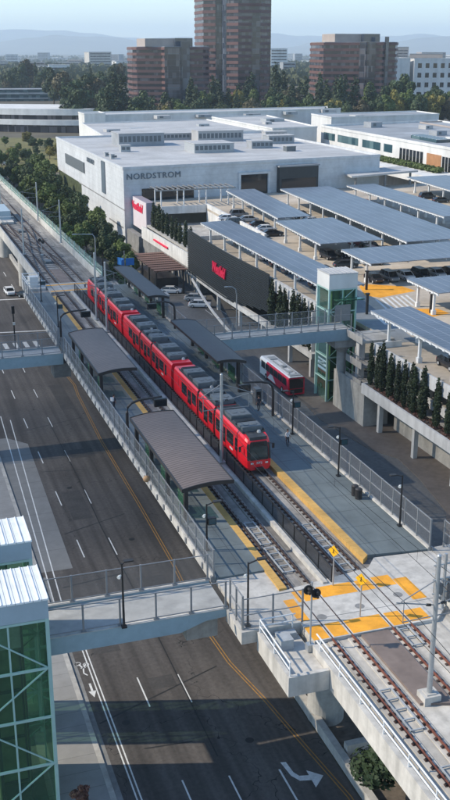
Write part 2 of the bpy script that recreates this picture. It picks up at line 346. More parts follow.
# ---------------------------------------------------------------- mesh helpers
class MB:
    def __init__(self):
        self.v = []; self.f = []; self.m = []
    def quad(self, a, b, c, d, mi=0):
        n = len(self.v); self.v += [tuple(a), tuple(b), tuple(c), tuple(d)]
        self.f.append((n, n + 1, n + 2, n + 3)); self.m.append(mi)
    def box(self, x0, x1, y0, y1, z0, z1, mi=0):
        n = len(self.v)
        self.v += [(x0, y0, z0), (x1, y0, z0), (x1, y1, z0), (x0, y1, z0), (x0, y0, z1), (x1, y0, z1), (x1, y1, z1), (x0, y1, z1)]
        for f in ((0, 3, 2, 1), (4, 5, 6, 7), (0, 1, 5, 4), (1, 2, 6, 5), (2, 3, 7, 6), (3, 0, 4, 7)):
            self.f.append(tuple(n + i for i in f)); self.m.append(mi)
        return self
    def beam(self, p, q, w, h=None, mi=0, up=(0, 0, 1)):
        """rectangular bar from p to q"""
        h = h or w
        p = Vector(p); q = Vector(q); d = (q - p)
        if d.length < 1e-6: return self
        d.normalize(); u = Vector(up)
        if abs(d.dot(u)) > 0.98: u = Vector((0, 1, 0))
        s = d.cross(u).normalized(); u = s.cross(d)
        n = len(self.v)
        for c in (p, q):
            for a, b in ((-1, -1), (1, -1), (1, 1), (-1, 1)):
                self.v.append(tuple(c + s * (a * w / 2) + u * (b * h / 2)))
        for f in ((0, 1, 2, 3), (7, 6, 5, 4), (0, 4, 5, 1), (1, 5, 6, 2), (2, 6, 7, 3), (3, 7, 4, 0)):
            self.f.append(tuple(n + i for i in f)); self.m.append(mi)
        return self
    def tube(self, pts, r, k=8, mi=0, cap=True):
        """round bar along a list of points; r is one radius or one per point"""
        pts = [Vector(p) for p in pts]
        rs = r if isinstance(r, (list, tuple)) else [r] * len(pts)
        n = len(self.v)
        for i, p in enumerate(pts):
            d = (pts[min(i + 1, len(pts) - 1)] - pts[max(i - 1, 0)]).normalized()
            u = Vector((0, 0, 1)) if abs(d.z) < 0.95 else Vector((1, 0, 0))
            s = d.cross(u).normalized(); u = s.cross(d)
            for j in range(k):
                a = 2 * math.pi * j / k
                self.v.append(tuple(p + (s * math.cos(a) + u * math.sin(a)) * rs[i]))
        for i in range(len(pts) - 1):
            for j in range(k):
                a = n + i * k + j; b = n + i * k + (j + 1) % k
                self.f.append((a, b, b + k, a + k)); self.m.append(mi)
        if cap:
            self.f.append(tuple(n + j for j in range(k - 1, -1, -1))); self.m.append(mi)
            e = n + (len(pts) - 1) * k
            self.f.append(tuple(e + j for j in range(k))); self.m.append(mi)
        return self
    def prism(self, poly, z0, z1, mi=0, top=None):
        """upright prism over a polygon given counter-clockwise"""
        n = len(self.v); k = len(poly)
        self.v += [(x, y, z0) for x, y in poly] + [(x, y, z1) for x, y in poly]
        self.f.append(tuple(range(n + k - 1, n - 1, -1))); self.m.append(mi)
        self.f.append(tuple(range(n + k, n + 2 * k))); self.m.append(mi if top is None else top)
        for i in range(k):
            j = (i + 1) % k
            self.f.append((n + i, n + j, n + k + j, n + k + i)); self.m.append(mi)
        return self
    def slab_y(self, prof, y0, y1, mi=0):
        """profile in x,z pushed along y"""
        n = len(self.v); k = len(prof)
        self.v += [(x, y0, z) for x, z in prof] + [(x, y1, z) for x, z in prof]
        self.f.append(tuple(range(n, n + k))); self.m.append(mi)
        self.f.append(tuple(range(n + 2 * k - 1, n + k - 1, -1))); self.m.append(mi)
        for i in range(k):
            j = (i + 1) % k
            self.f.append((n + j, n + i, n + k + i, n + k + j)); self.m.append(mi)
        return self
    def build(self, name, mats, parent=None, off=(0, 0, 0), smooth=False):
        me = bpy.data.meshes.new(name)
        o3 = Vector(off)
        me.from_pydata([tuple(Vector(v) - o3) for v in self.v], [], self.f)
        if not isinstance(mats, (list, tuple)): mats = [mats]
        for mm in mats: me.materials.append(M[mm] if isinstance(mm, str) else mm)
        if len(mats) > 1: me.polygons.foreach_set('material_index', self.m)
        if smooth: me.polygons.foreach_set('use_smooth', [True] * len(me.polygons))
        bm = bmesh.new(); bm.from_mesh(me)
        bmesh.ops.recalc_face_normals(bm, faces=bm.faces) if len(bm.faces) < 20000 else None
        bm.to_mesh(me); bm.free()
        o = bpy.data.objects.new(name, me); COL.objects.link(o)
        if parent: o.parent = parent
        return o

def tag(o, label, cat, group=None, kind=None):
    if label: o['label'] = label
    if cat: o['category'] = cat
    if group: o['group'] = group
    if kind: o['kind'] = kind
    return o

def thing(name, label, cat, loc=(0, 0, 0), rz=0, group=None):
    o = bpy.data.objects.new(name, None); COL.objects.link(o)
    o.location = loc; o.rotation_euler = (0, 0, rz)
    return tag(o, label, cat, group)

def struct(name, mb, m):
    o = mb.build(name, m); o['kind'] = 'structure'
    return o

def copy_tree(o, parent=None):
    c = o.copy(); COL.objects.link(c)
    if parent: c.parent = parent
    for ch in list(o.children): copy_tree(ch, c)
    return c

def place(proto, loc, rz, label, used=set(), group=None):
    """the first call moves the thing that was built, later ones copy it"""
    if proto.name in used: o = copy_tree(proto)
    else: used.add(proto.name); o = proto
    o.location = loc; o.rotation_euler = (0, 0, rz); o['label'] = label
    if group: o['group'] = group
    return o

def text_mesh(name, s, size, depth, mt, matrix, parent=None, sx=1.0, bold=0.0, shear=0.0, spacing=1.0):
    c = bpy.data.curves.new(name, 'FONT')
    c.body = s; c.size = size; c.extrude = depth; c.offset = bold; c.shear = shear; c.space_character = spacing
    c.align_x = 'CENTER'; c.align_y = 'CENTER'; c.resolution_u = 3
    t = bpy.data.objects.new(name, c); COL.objects.link(t)
    me = bpy.data.meshes.new_from_object(t.evaluated_get(bpy.context.evaluated_depsgraph_get()))
    bpy.data.objects.remove(t); bpy.data.curves.remove(c)
    me.transform(matrix @ Matrix.Diagonal((sx, 1, 1, 1)))
    me.materials.clear(); me.materials.append(M[mt])
    me.name = name
    o = bpy.data.objects.new(name, me); COL.objects.link(o)
    if parent: o.parent = parent
    return o

def basis(origin, xd, yd):
    x = Vector(xd).normalized(); y = Vector(yd).normalized(); z = x.cross(y)
    m = Matrix((x, y, z)).transposed().to_4x4(); m.translation = Vector(origin)
    return m

ORD = ['first', 'second', 'third', 'fourth', 'fifth', 'sixth', 'seventh', 'eighth', 'ninth', 'tenth', 'eleventh', 'twelfth', 'thirteenth',
       'fourteenth', 'fifteenth', 'sixteenth', 'seventeenth', 'eighteenth', 'nineteenth', 'twentieth', 'twenty-first', 'twenty-second',
       'twenty-third', 'twenty-fourth', 'twenty-fifth', 'twenty-sixth', 'twenty-seventh', 'twenty-eighth', 'twenty-ninth', 'thirtieth',
       'thirty-first', 'thirty-second', 'thirty-third', 'thirty-fourth', 'thirty-fifth', 'thirty-sixth', 'thirty-seventh', 'thirty-eighth',
       'thirty-ninth', 'fortieth']
def ss(a, b, x):
    t = max(0, min(1, (x - a) / (b - a))); return t * t * (3 - 2 * t)
def bend(Y):                     # the line swings to the right beyond the crossover
    return max(0, Y - 300) ** 2 / 1500
M['shaft'] = mat('olive_shaft_wall', (0.20, 0.22, 0.12), 0.8, 0.25, 0.6, big=0.3, bigscale=0.3)
M['patch'] = mat('patched_asphalt', (0.058, 0.054, 0.051), 0.9, 0.2, 4.0, big=0.2, bigscale=0.5)
# ================================================================ the setting: ground, road, yard, hills
def terrain(x, y):
    h = 6 * ss(395, 450, y) * ss(150, 175, x) + 9 * ss(760, 850, y)
    return h * (1 - ss(1800, 4000, y)) - 0.06
def axis(*segs):
    o = []
    for a, b, n in segs: o += [a + (b - a) * i / n for i in range(n)]
    return o + [segs[-1][1]]
gx = axis((-30000, -2000, 4), (-2000, -100, 8), (-100, 400, 50), (400, 2000, 16), (2000, 30000, 8))
gy = axis((-2000, -100, 4), (-100, 700, 80), (700, 4000, 24), (4000, 30000, 8))
g = MB(); g.v = [(x, y, terrain(x, y)) for y in gy for x in gx]
nx = len(gx)
for j in range(len(gy) - 1):
    for i in range(nx - 1):
        g.f.append((j * nx + i, j * nx + i + 1, (j + 1) * nx + i + 1, (j + 1) * nx + i)); g.m.append(0)
struct('ground', g, 'ground')

b = MB(); b.prism([(11.4, -30), (27.4, -30), (27.4, 150), (30.2, 205), (30.4, 300), (38, 380), (48, 440), (20, 440), (2, 240), (-40, 225), (-40, 172), (11.4, 160)], -0.3, 0.0)
struct('road', b, 'asphalt')
b = MB(); b.box(7.0, 11.0, -30, 160, -0.3, 0.14)
struct('pavement', b, 'walk')
b = MB(); b.box(11.0, 11.4, -30, 160, -0.3, 0.15); struct('kerb', b, 'conc')
b = MB(); b.box(10.7, 11.4, -30, 160, 0.0, 0.004) if False else b.box(11.4, 11.85, -30, 91, 0.0, 0.004); struct('gutter', b, 'conc_dark')
b = MB(); b.box(-40, 7.0, -30, 160, -0.3, 0.05); struct('forecourt', b, 'yard')
b = MB(); b.prism([(12.0, 92.1), (14.7, 92.1), (15.4, 128), (13.0, 131), (11.4, 131), (11.4, 92.1)], 0.0, 0.004); struct('bus_pad', b, 'conc_pad')
b = MB(); b.prism([(36.5, 60), (39, 60), (56.8, 92), (58.4, 101), (59.0, 108), (57.0, 112), (55.5, 124), (57.5, 150), (58, 210), (36.5, 215)], -0.2, 0.02); struct('bus_yard', b, 'yard')
b = MB(); b.prism([(39, 60), (64, 60), (64, 150), (57.5, 150), (55.5, 124), (57.0, 112), (59.0, 108), (58.4, 101), (56.8, 92)], -0.2, 0.15); struct('pavement', b, 'brown_floor')
b = MB(); b.box(57.5, 90, 150, 215, -0.2, 0.03); struct('parking_ground', b, 'yard')
b = MB()
for x in (59.5, 62.3, 65.1, 67.9): b.box(x, x + .1, 186, 191, .03, .034)
struct('parking_lines', b, 'white_paint')
b = MB(); b.prism([(28.2, 20), (36.5, 20), (36.5, 215), (30.8, 215), (30.8, 200), (28.2, 150)], -0.2, 0.01); struct('median_soil', b, 'dirt')
b = MB(); b.prism([(39.5, 215), (60, 215), (61, 270), (60, 400), (48, 440), (39, 380), (34, 300), (34, 215)], -0.2, 0.05); struct('planted_ground', b, 'dirt')
b = MB(); b.prism([(30, 445), (62, 440), (150, 470), (150, 600), (60, 640), (30, 560)], -0.2, 0.06); struct('lawn', b, 'lawn')

# painted markings, a few millimetres above the asphalt
b = MB()
def dash(mb, x, y0, y1, w=0.12, x1=None):
    x1 = x if x1 is None else x1
    mb.quad((x - w / 2, y0, .010), (x + w / 2, y0, .010), (x1 + w / 2, y1, .010), (x1 - w / 2, y1, .010))
for y in [94 - 13.3 * i for i in range(-6, 8)]:
    if y < 168:
        dash(b, 16.25, y, y + 4.2); dash(b, 19.55, y - .5, y + 3.6)
dash(b, 12.75, -20, 78, .11); dash(b, 13.05, -20, 78, .11); dash(b, 12.75, 78, 84, .11, 12.4); dash(b, 12.45, 78, 84.5, .11, 11.75); dash(b, 11.75, 84.5, 140, .12, 13.3); dash(b, 12.4, 84, 138, .12, 14.4)
dash(b, 23.2, 40, 57.2, .14)
b.quad((11.9, 213.2, .004), (30, 211.6, .004), (30, 212.2, .004), (11.9, 213.8, .004))
b.quad((11.9, 186.9, .004), (28, 184.7, .004), (28, 185.2, .004), (11.9, 187.4, .004))
for i in range(11):
    x = 6 + i * 1.75
    b.quad((x, 174.6, .004), (x + .75, 174.6, .004), (x + .65, 178.4, .004), (x - .1, 178.4, .004))
for y in (222, 236, 250): dash(b, 26, y, y + 5, .14); dash(b, 22.5, y, y + 5, .14)
# left-turn arrow in the pocket
def poly(mb, pts, z=.004):
    n = len(mb.v); mb.v += [(x, y, z) for x, y in pts]; mb.f.append(tuple(range(n, n + len(pts)))); mb.m.append(0)
poly(b, [(23.55, 57.9), (23.95, 57.8), (24.05, 56.6), (23.75, 56.3)])
poly(b, [(23.75, 56.3), (24.05, 56.6), (24.3, 56.1), (24.15, 55.6)])
poly(b, [(24.15, 55.6), (24.3, 56.1), (25.0, 55.95), (25.0, 55.4)])
poly(b, [(25.0, 56.5), (25.95, 55.6), (24.95, 54.6)])
# cyclist symbol and arrow in the cycle lane
def ring(mb, cx, cy, r, w, n=14):
    for i in range(n):
        a, c = 2 * math.pi * i / n, 2 * math.pi * (i + 1) / n
        mb.quad((cx + r * math.cos(a), cy + r * math.sin(a), .004), (cx + r * math.cos(c), cy + r * math.sin(c), .004),
                (cx + (r - w) * math.cos(c), cy + (r - w) * math.sin(c), .004), (cx + (r - w) * math.cos(a), cy + (r - w) * math.sin(a), .004))
ring(b, 11.98, 75.1, .27, .07); ring(b, 12.62, 74.8, .27, .07)
for p, q in (((12.05, 75.0), (12.3, 74.3)), ((12.3, 74.3), (12.6, 74.9)), ((12.3, 74.3), (12.2, 73.6)), ((12.2, 73.6), (12.45, 73.2)), ((12.1, 74.4), (12.5, 74.4))):
    d = Vector((q[0] - p[0], q[1] - p[1])).normalized() * .06
    b.quad((p[0] - d.y, p[1] + d.x, .005), (p[0] + d.y, p[1] - d.x, .005), (q[0] + d.y, q[1] - d.x, .005), (q[0] - d.y, q[1] + d.x, .005))
poly(b, [(12.28, 72.0), (12.46, 72.0), (12.46, 70.9), (12.28, 70.9)]); poly(b, [(12.06, 70.9), (12.68, 70.9), (12.37, 70.0)])
struct('lane_markings', b, 'white_paint')
b = MB()
yl = [(26.9, 40), (26.8, 53), (25.9, 59.8), (25.2, 65.4), (24.2, 71.3), (23.9, 77), (24.5, 90), (24.7, 105), (24.8, 126), (25.5, 146), (25.9, 151), (25.3, 162), (25.2, 168)]
for k in (-.16, .10):
    for (x0, y0), (x1, y1) in zip(yl, yl[1:]): dash(b, x0 + k, y0, y1, .09, x1 + k)
struct('centre_line', b, 'yellow_paint')
b = MB()
cr = [(19.45, 60), (19.5, 80), (19.35, 100), (19.55, 115), (19.4, 135)]
for (x0, y0), (x1, y1) in zip(cr, cr[1:]): dash(b, x0, y0, y1, .10, x1)
for (x0, y0, x1, y1) in ((12, 66.6, 23, 71.2), (14.5, 62.6, 18.2, 62.3), (15.2, 100, 22.5, 103), (15.5, 118, 21, 117), (13, 88.5, 19.4, 89.6), (19.6, 79.5, 24, 78), (15.2, 133, 24, 136)):
    b.quad((x0, y0, .003), (x0 + .1, y0 - .15, .003), (x1, y1 - .15, .003), (x1, y1, .003))
struct('tar_seams', b, 'crack')
b = MB()
for x, y in ((17.8, 83), (21.8, 96.5), (14.0, 66), (22.3, 61), (18.0, 112)):
    b.prism([(x + .33 * math.cos(a * .4488), y + .33 * math.sin(a * .4488)) for a in range(14)], 0, .006)
struct('manhole_covers', b, 'crack')
b = MB()
for x0, x1, y0, y1 in ((16.8, 19.0, 103, 111), (20.2, 22.8, 84.5, 88), (13.6, 15.9, 76, 83.5), (20.0, 23.0, 121, 124), (17.0, 19.1, 69.5, 71.2), (22.0, 24.0, 140, 152)): b.quad((x0, y0, .003), (x1, y0, .003), (x1, y1, .003), (x0, y1, .003))
struct('asphalt_patches', b, 'patch')

hb = MB()
random.seed(3)
for (r0, base, amp, x0, x1, seed) in ((16000, 60, 190, 1500, 14500, 1.0), (21500, 150, 260, 1500, 19000, 5.3)):
    n = 130
    for i in range(n + 1):
        t = i / n; x = x0 + (x1 - x0) * t; y = math.sqrt(max(1e6, r0 * r0 - x * x))
        h = base + amp * (0.5 + 0.8 * noise.noise((t * 5, seed, 0)) + 0.35 * noise.noise((t * 17, seed, 2)) + .12 * noise.noise((t * 50, seed, 4)))
        k = y / r0
        hb.v += [(x * .9, y * .9, 0), (x * .96, y * .96, max(20, h * .5)), (x, y, max(40, h)), (x * 1.06, y * 1.06, h * .4), (x * 1.12, y * 1.12, 0)]
        if i:
            c = len(hb.v) - 10
            for j in range(4): hb.f.append((c + j, c + j + 5, c + j + 6, c + j + 1)); hb.m.append(0)
hills = hb.build('hills', 'hill', smooth=True); hills['kind'] = 'structure'

# ================================================================ elevated station: deck, platforms, tracks
def ribbon(mb, xa, xb, z0, z1, ys, bent=True):
    """a strip of deck that follows the line"""
    n = len(mb.v)
    for y in ys:
        d = bend(y) if bent else 0
        mb.v += [(xa + d, y, z0), (xb + d, y, z0), (xb + d, y, z1), (xa + d, y, z1)]
    for i in range(len(ys) - 1):
        a = n + 4 * i
        for p, q in ((0, 1), (1, 2), (2, 3), (3, 0)):
            mb.f.append((a + q, a + p, a + 4 + p, a + 4 + q)); mb.m.append(0)
    mb.f.append((n, n + 1, n + 2, n + 3)); e = n + 4 * (len(ys) - 1); mb.f.append((e + 3, e + 2, e + 1, e)); mb.m += [0, 0]
    return mb
FAR = [170, 200, 230, 255] + [262 + 8 * i for i in range(22)]
via = thing('elevated_viaduct', 'pale concrete elevated viaduct carrying both trolley tracks over the road median', 'viaduct', (29.3, 60, 0))
def part(root, name, mb, m, **k):
    o = mb.build(name, m, root, root.location, smooth=k.get('smooth', False))
    return o
b = MB(); ribbon(b, 24.35, 35.2, 10.4, 11.75, [10, 35, 56.9]); part(via, 'deck', b, 'deckslab')
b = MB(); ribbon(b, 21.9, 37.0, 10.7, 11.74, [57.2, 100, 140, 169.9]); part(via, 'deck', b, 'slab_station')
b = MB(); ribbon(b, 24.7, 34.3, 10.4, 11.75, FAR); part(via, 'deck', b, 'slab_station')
b = MB(); ribbon(b, 24.0, 24.35, 10.6, 12.15, [10, 35, 53.8]); part(via, 'parapet', b, 'conc_light')
b = MB(); ribbon(b, 35.2, 35.55, 10.6, 12.4, [10, 35, 56.0]); part(via, 'parapet', b, 'conc_light')
b = MB(); ribbon(b, 24.4, 24.7, 10.6, 12.55, FAR); part(via, 'parapet', b, 'conc_light')
b = MB(); ribbon(b, 34.3, 34.65, 10.6, 12.9, FAR); part(via, 'parapet', b, 'conc_light')
b = MB(); ribbon(b, 24.75, 24.95, 11.75, 12.0, [10, 35, 53.8]); part(via, 'cable_trough', b, 'conc')
for i, y in enumerate((22, 62, 93, 124, 155, 190, 225, 260)):
    d = bend(y)
    b = MB(); b.tube([(28.9 + d, y, -.2), (28.9 + d, y, 9.0), (28.9 + d, y, 10.6)], [1.42, 1.42, 1.7], 32, cap=True)
    o = part(via, 'pier', b, 'conc', smooth=False)
    b = MB(); b.box(25 + d, 33 + d, y - 1.1, y + 1.1, 9.6, 10.55); part(via, 'crosshead', b, 'conc')

def paver(name, label, polyxy, z0, z1, m):
    mb = MB(); mb.prism(polyxy, z0, z1); o = mb.build(name, m); o['kind'] = 'structure'; return o
paver('platform', 0, [(20.8, 64.4), (24.6, 64.4), (24.6, 163), (20.8, 163)], 11.75, 12.15, 'plat')
paver('platform', 0, [(33.0, 64.2), (37.9, 63.6), (37.9, 165), (33.0, 165)], 11.75, 12.15, 'plat')
paver('tactile_strip', 0, [(24.6, 61.4), (25.2, 61.4), (25.2, 160), (24.6, 160)], 11.5, 12.155, 'tact')
paver('tactile_strip', 0, [(32.35, 63.6), (33.0, 64.2), (33.0, 163), (32.35, 163)], 11.5, 12.155, 'tact')
paver('crossing_pavement', 0, [(20.4, 57.0), (38.2, 57.0), (38.2, 63.55), (33.4, 63.9), (32.3, 62.6), (24.6, 61.3), (24.6, 64.4), (20.8, 64.4), (20.8, 60.0), (20.4, 60.0)], 11.6, 12.0, 'conc_light')
paver('crossing_pavement', 0, [(24.4, 54.4), (33.6, 54.4), (35.0, 55.8), (35.0, 56.95), (24.4, 56.95)], 11.6, 11.995, 'conc_light')
paver('crossing_pavement', 0, [(38.25, 60.6), (50, 60.2), (50, 64.5), (38.25, 64.0)], 11.2, 12.0, 'conc')
paver('crossing_pavement', 0, [(24.9, 163.2), (33.2, 163.2), (33.2, 169.9), (24.9, 169.9)], 11.5, 12.0, 'conc')
b = MB()
for xa, xb, ya, yb in ((25.35, 25.62, 59.4, 61.0), (25.86, 26.94, 59.4, 61.0), (27.26, 29.98, 59.5, 61.0), (30.3, 31.42, 59.5, 61.0), (31.7, 33.15, 59.6, 61.1),
                       (24.4, 25.55, 54.5, 56.2), (25.86, 26.94, 54.5, 56.2), (27.26, 29.98, 54.5, 56.2), (30.3, 31.42, 54.5, 56.2), (31.7, 33.15, 54.6, 56.1),
                       (33.2, 34.3, 57.2, 60.4), (24.35, 25.15, 57.0, 60.0),
                       (25.0, 33, 168.2, 168.9), (25.0, 33, 163.6, 164.3)):
    b.box(xa, xb, ya, yb, 11.99, 12.004)
struct('orange_tactile_paving', b, 'orange')
b = MB()
for x, y in ((29.2, 57.6), (26.1, 57.1), (32.5, 58.2)): b.prism([(x + .35 * math.cos(a * .4488), y + .35 * math.sin(a * .4488)) for a in range(14)], 11.9, 12.006)
struct('crossing_covers', b, 'conc_dark')

def rail_line(mb, x, ys, w=.075, h=.16, z=11.86, dx=0):
    for y0, y1 in zip(ys, ys[1:]):
        mb.beam((x + bend(y0), y0, z + h / 2), (x + bend(y1), y1, z + h / 2), w, h)
near_y = [10, 40, 57, 100, 170]
clip = MB(); clip.box(-.21, .21, -.11, .11, 0, .05); clip.box(-.17, -.06, -.07, .07, .05, .13); clip.box(.06, .17, -.07, .07, .05, .13)
clip_me = None
for ti, (cx, lab) in enumerate(((26.4, 'empty trolley track nearer the road with rusty rails'), (30.83, 'trolley track the red train stands on beside the far platform'))):
    tr = thing('railway_track', lab, 'railway track', (cx, 10, 11.75))
    for s in (-.7175, .7175):
        b = MB(); rail_line(b, cx + s, [10, 40, 54.4]); part(tr, 'rail', b, 'rust')
        b = MB(); rail_line(b, cx + s, [54.4, 100, 170, 255] + [262 + 8 * i for i in range(22)]); part(tr, 'rail', b, 'rail')
        b = MB(); ribbon(b, cx + s - .36, cx + s + .36, 11.70, 11.82, [10, 35, 54.3]); part(tr, 'plinth', b, 'deckslab')
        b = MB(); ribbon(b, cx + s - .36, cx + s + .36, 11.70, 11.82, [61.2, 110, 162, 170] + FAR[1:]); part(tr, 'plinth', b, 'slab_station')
    rest = MB(); cnt = 0
    spots = [(y, s) for y in [30 + .72 * i for i in range(330)] if not 54.0 < y < 61.3 and not 162.5 < y < 170 for s in (-.7175, .7175)]
    for y, s in spots:
        if cnt < 50:
            if clip_me is None:
                o = clip.build('rail_fastener', 'clip', tr); clip_me = o.data
            else:
                o = bpy.data.objects.new('rail_fastener', clip_me); COL.objects.link(o); o.parent = tr
            o.location = (s, y - 10, .075); cnt += 1
        else:
            x = cx + s + bend(y); rest.box(x - .21, x + .21, y - .10, y + .10, 11.82, 11.89)
    o = part(tr, 'rail_fasteners', rest, 'clip'); o['kind'] = 'stuff'
    # inductive loop frames between the rails
    for y in ((36.5, 44.0, 64.0, 68.8) if ti == 0 else (62.8, 67.0, 52.0)):
        b = MB()
        for xx in (-.42, .42): b.box(cx + xx - .05, cx + xx + .05, y, y + 4.2, 11.86, 11.94)
        for k in range(5): b.box(cx - .42, cx + .42, y + k * 1.03, y + k * 1.03 + .09, 11.86, 11.935)
        part(tr, 'loop_frame', b, 'equip_lt')
sx = thing('track_crossover', 'scissors crossover of crossing rails between the two tracks past the station', 'railway track', (28.6, 176, 11.75))
for sg in (1, -1):
    for s in (-.7175, .7175):
        b = MB()
        pts = []
        for i in range(13):
            t = i / 12; e = t * t * (3 - 2 * t)
            pts.append((28.615 + sg * (-2.215 + 4.43 * e) + s, 176 + 62 * t, 11.95))
        for p, q in zip(pts, pts[1:]): b.beam(p, q, .12, .16)
        part(sx, 'rail', b, 'rail')
slp = [MB() for _ in range(34)]
for i, q in enumerate(slp):
    y = 175 + 1.9 * i; q.box(25.3 + .5 * math.sin(i * 2.1), 32.0 + .6 * math.sin(i * 1.3), y, y + .3, 11.75, 11.83); part(sx, 'sleeper', q, 'conc_dark')
for y in (188, 224):
    b = MB(); b.box(28.0, 29.2, y, y + 2.2, 11.75, 12.2); part(sx, 'switch_machine', b, 'equip')
b = MB()
b.prism([(27.75, 46.2), (29.6, 45.6), (29.75, 46.6), (29.75, 54.3), (27.75, 54.3)], 11.75, 11.93)
tag(b.build('trespass_panel', 'brownmat'), 'brown slatted anti trespass panel lying between the tracks below the crossing', 'panel')
b = MB(); b.prism([(31.9, 52.0), (33.2, 49.2), (33.4, 50), (33.4, 54.3), (31.9, 54.3)], 11.75, 11.93) if False else b.box(27.8, 29.6, 170.2, 182, 11.75, 11.93)
tag(b.build('trespass_panel', 'brownmat'), 'long flat trespass panel between the rails beyond the far crossing', 'panel')

# centre barrier and dark fence between the tracks
cf = thing('centre_fence', 'long dark mesh fence on a white kerb between the two tracks', 'fence', (28.5, 61, 11.75))
b = MB(); b.box(28.02, 28.38, 61.3, 163, 11.75, 12.15); part(cf, 'kerb', b, 'conc_light')
b = MB(); b.box(28.43, 28.75, 61.3, 163, 11.75, 11.9); part(cf, 'footing', b, 'conc')
b = MB(); b.quad((28.72, 61.4, 11.95), (28.72, 163, 11.95), (28.72, 163, 13.2), (28.72, 61.4, 13.2)); part(cf, 'mesh_panel', b, 'mesh_dark')
b = MB(); b.beam((28.72, 61.4, 13.22), (28.72, 163, 13.22), .07); b.beam((28.72, 61.4, 11.97), (28.72, 163, 11.97), .06); part(cf, 'top_rail', b, 'black')
for i in range(43):
    b = MB(); b.box(28.68, 28.76, 61.4 + i * 2.42 - .04, 61.4 + i * 2.42 + .04, 11.8, 13.24); part(cf, 'post', b, 'black')

# platform fences: kerb, posts, rails, wire panels; one thing per run
def fence_run(name, label, x, y0, y1, base, h, step, kerb=True, side=1, lights=False):
    f = thing(name, label, 'fence', (x, y0, base))
    if kerb:
        b = MB(); b.box(x - .16, x + .16, y0, y1, base - .42, base + .2); part(f, 'kerb', b, 'conc_light')
    n = max(1, round((y1 - y0) / step))
    b = MB(); b.quad((x, y0, base + .35), (x, y1, base + .35), (x, y1, base + h - .08), (x, y0, base + h - .08)); part(f, 'wire_panel', b, 'mesh_grey')
    b = MB()
    for z in (.32, h * .55, h): b.beam((x, y0, base + z), (x, y1, base + z), .07)
    part(f, 'rail', b, 'steel_grey')
    for i in range(n + 1):
        y = y0 + (y1 - y0) * i / n
        b = MB(); b.box(x - .06, x + .06, y - .05, y + .05, base - .1, base + h + .05)
        if kerb: b.box(x - .2 * side - .06, x - .2 * side + .06, y - .13, y + .13, base - .25, base + .2)
        part(f, 'post', b, 'steel_grey')
    return f
fence_run('platform_fence', 'long grey wire fence between the road side platform and the roadway', 20.65, 64.5, 126.4, 12.1, 2.3, 2.2, side=1)
fence_run('platform_fence', 'grey wire fence of the road side platform beyond the far footbridge', 20.65, 131.2, 163, 12.1, 2.3, 2.4, side=1)
fence_run('platform_fence', 'tall grey wire fence of the far platform above the bus yard', 38.05, 63.6, 126.3, 12.1, 2.55, 2.1, side=-1)
fence_run('platform_fence', 'grey wire fence of the far platform beyond the footbridge to the garage', 38.05, 130.6, 165, 12.1, 2.4, 2.4, side=-1)

def xfence(name, label, y, x0, x1, base, h, step):
    f = thing(name, label, 'fence', (x0, y, base))
    b = MB(); b.quad((x0, y, base + .2), (x1, y, base + .2), (x1, y, base + h - .06), (x0, y, base + h - .06)); part(f, 'wire_panel', b, 'mesh_greyx')
    b = MB()
    for z in (.18, h * .5, h): b.beam((x0, y, base + z), (x1, y, base + z), .055)
    part(f, 'rail', b, 'steel_grey')
    n = max(1, round((x1 - x0) / step))
    for i in range(n + 1):
        x = x0 + (x1 - x0) * i / n
        b = MB(); b.box(x - .06, x + .06, y - .05, y + .05, base - .05, base + h + .06); part(f, 'post', b, 'steel_grey')
    return f
xfence('crossing_fence', 'grey wire fence along the near edge of the crossing beside the turning lane', 57.05, 20.3, 24.6, 12.0, 2.4, 2.1)
fence_run('gate_fence', 'short thick framed fence panel where the footbridge meets the crossing', 20.3, 57.1, 59.7, 12.0, 2.6, 1.3, kerb=False)
b = MB(); b.box(20.1, 24.4, 56.72, 57.0, 11.2, 12.12); b.box(20.1, 20.4, 57.0, 60.0, 11.2, 12.12)
tag(b.build('edge_beam', 'conc_light'), 'pale concrete edge beam under the crossing fence over the road', 'beam')
fence_run('gate_fence', 'grey gate frame at the near end of the far platform fence', 39.4, 60.8, 63.8, 12.0, 2.3, 1.5, kerb=False)
xfence('crossing_fence', 'tall grey mesh barrier beside the masts at the right of the crossing', 56.6, 35.4, 38.2, 12.0, 1.6, 1.0)

# signal balcony hung on the side of the viaduct
sb = thing('signal_balcony', 'small concrete balcony with a white pipe railing on the side of the viaduct', 'balcony', (22.8, 53.5, 11))
b = MB(); b.box(21.5, 23.98, 51.3, 56.7, 10.9, 11.55); part(sb, 'floor', b, 'conc_light')
b = MB(); b.box(21.2, 21.5, 51.0, 56.7, 10.6, 12.0); b.box(21.5, 23.98, 51.0, 51.3, 10.6, 12.0); part(sb, 'parapet', b, 'conc_light')
b = MB()
for z in (12.45, 12.95):
    b.tube([(21.35, 51.15, z), (21.35, 56.6, z)], .05); b.tube([(21.35, 56.6, z), (23.9, 56.6, z)], .05)
for x, y in ((21.35, 51.2), (21.35, 53.9), (21.35, 56.55), (23.7, 56.6)): b.tube([(x, y, 11.9), (x, y, 13.0)], .05)
part(sb, 'railing', b, 'white_steel')
b = MB(); b.box(22.1, 23.0, 54.6, 55.6, 11.55, 12.3); b.box(22.3, 23.7, 55.8, 56.3, 11.55, 12.0); part(sb, 'cabinet', b, 'equip_lt')
pr = thing('pipe_railing', 'double white pipe railing along the near edge of the viaduct', 'railing', (24.18, 20, 12.1))
for z in (12.55, 13.05):
    b = MB(); b.tube([(24.18, 10, z), (24.18, 53.6, z)], .055); part(pr, 'rail', b, 'white_steel')
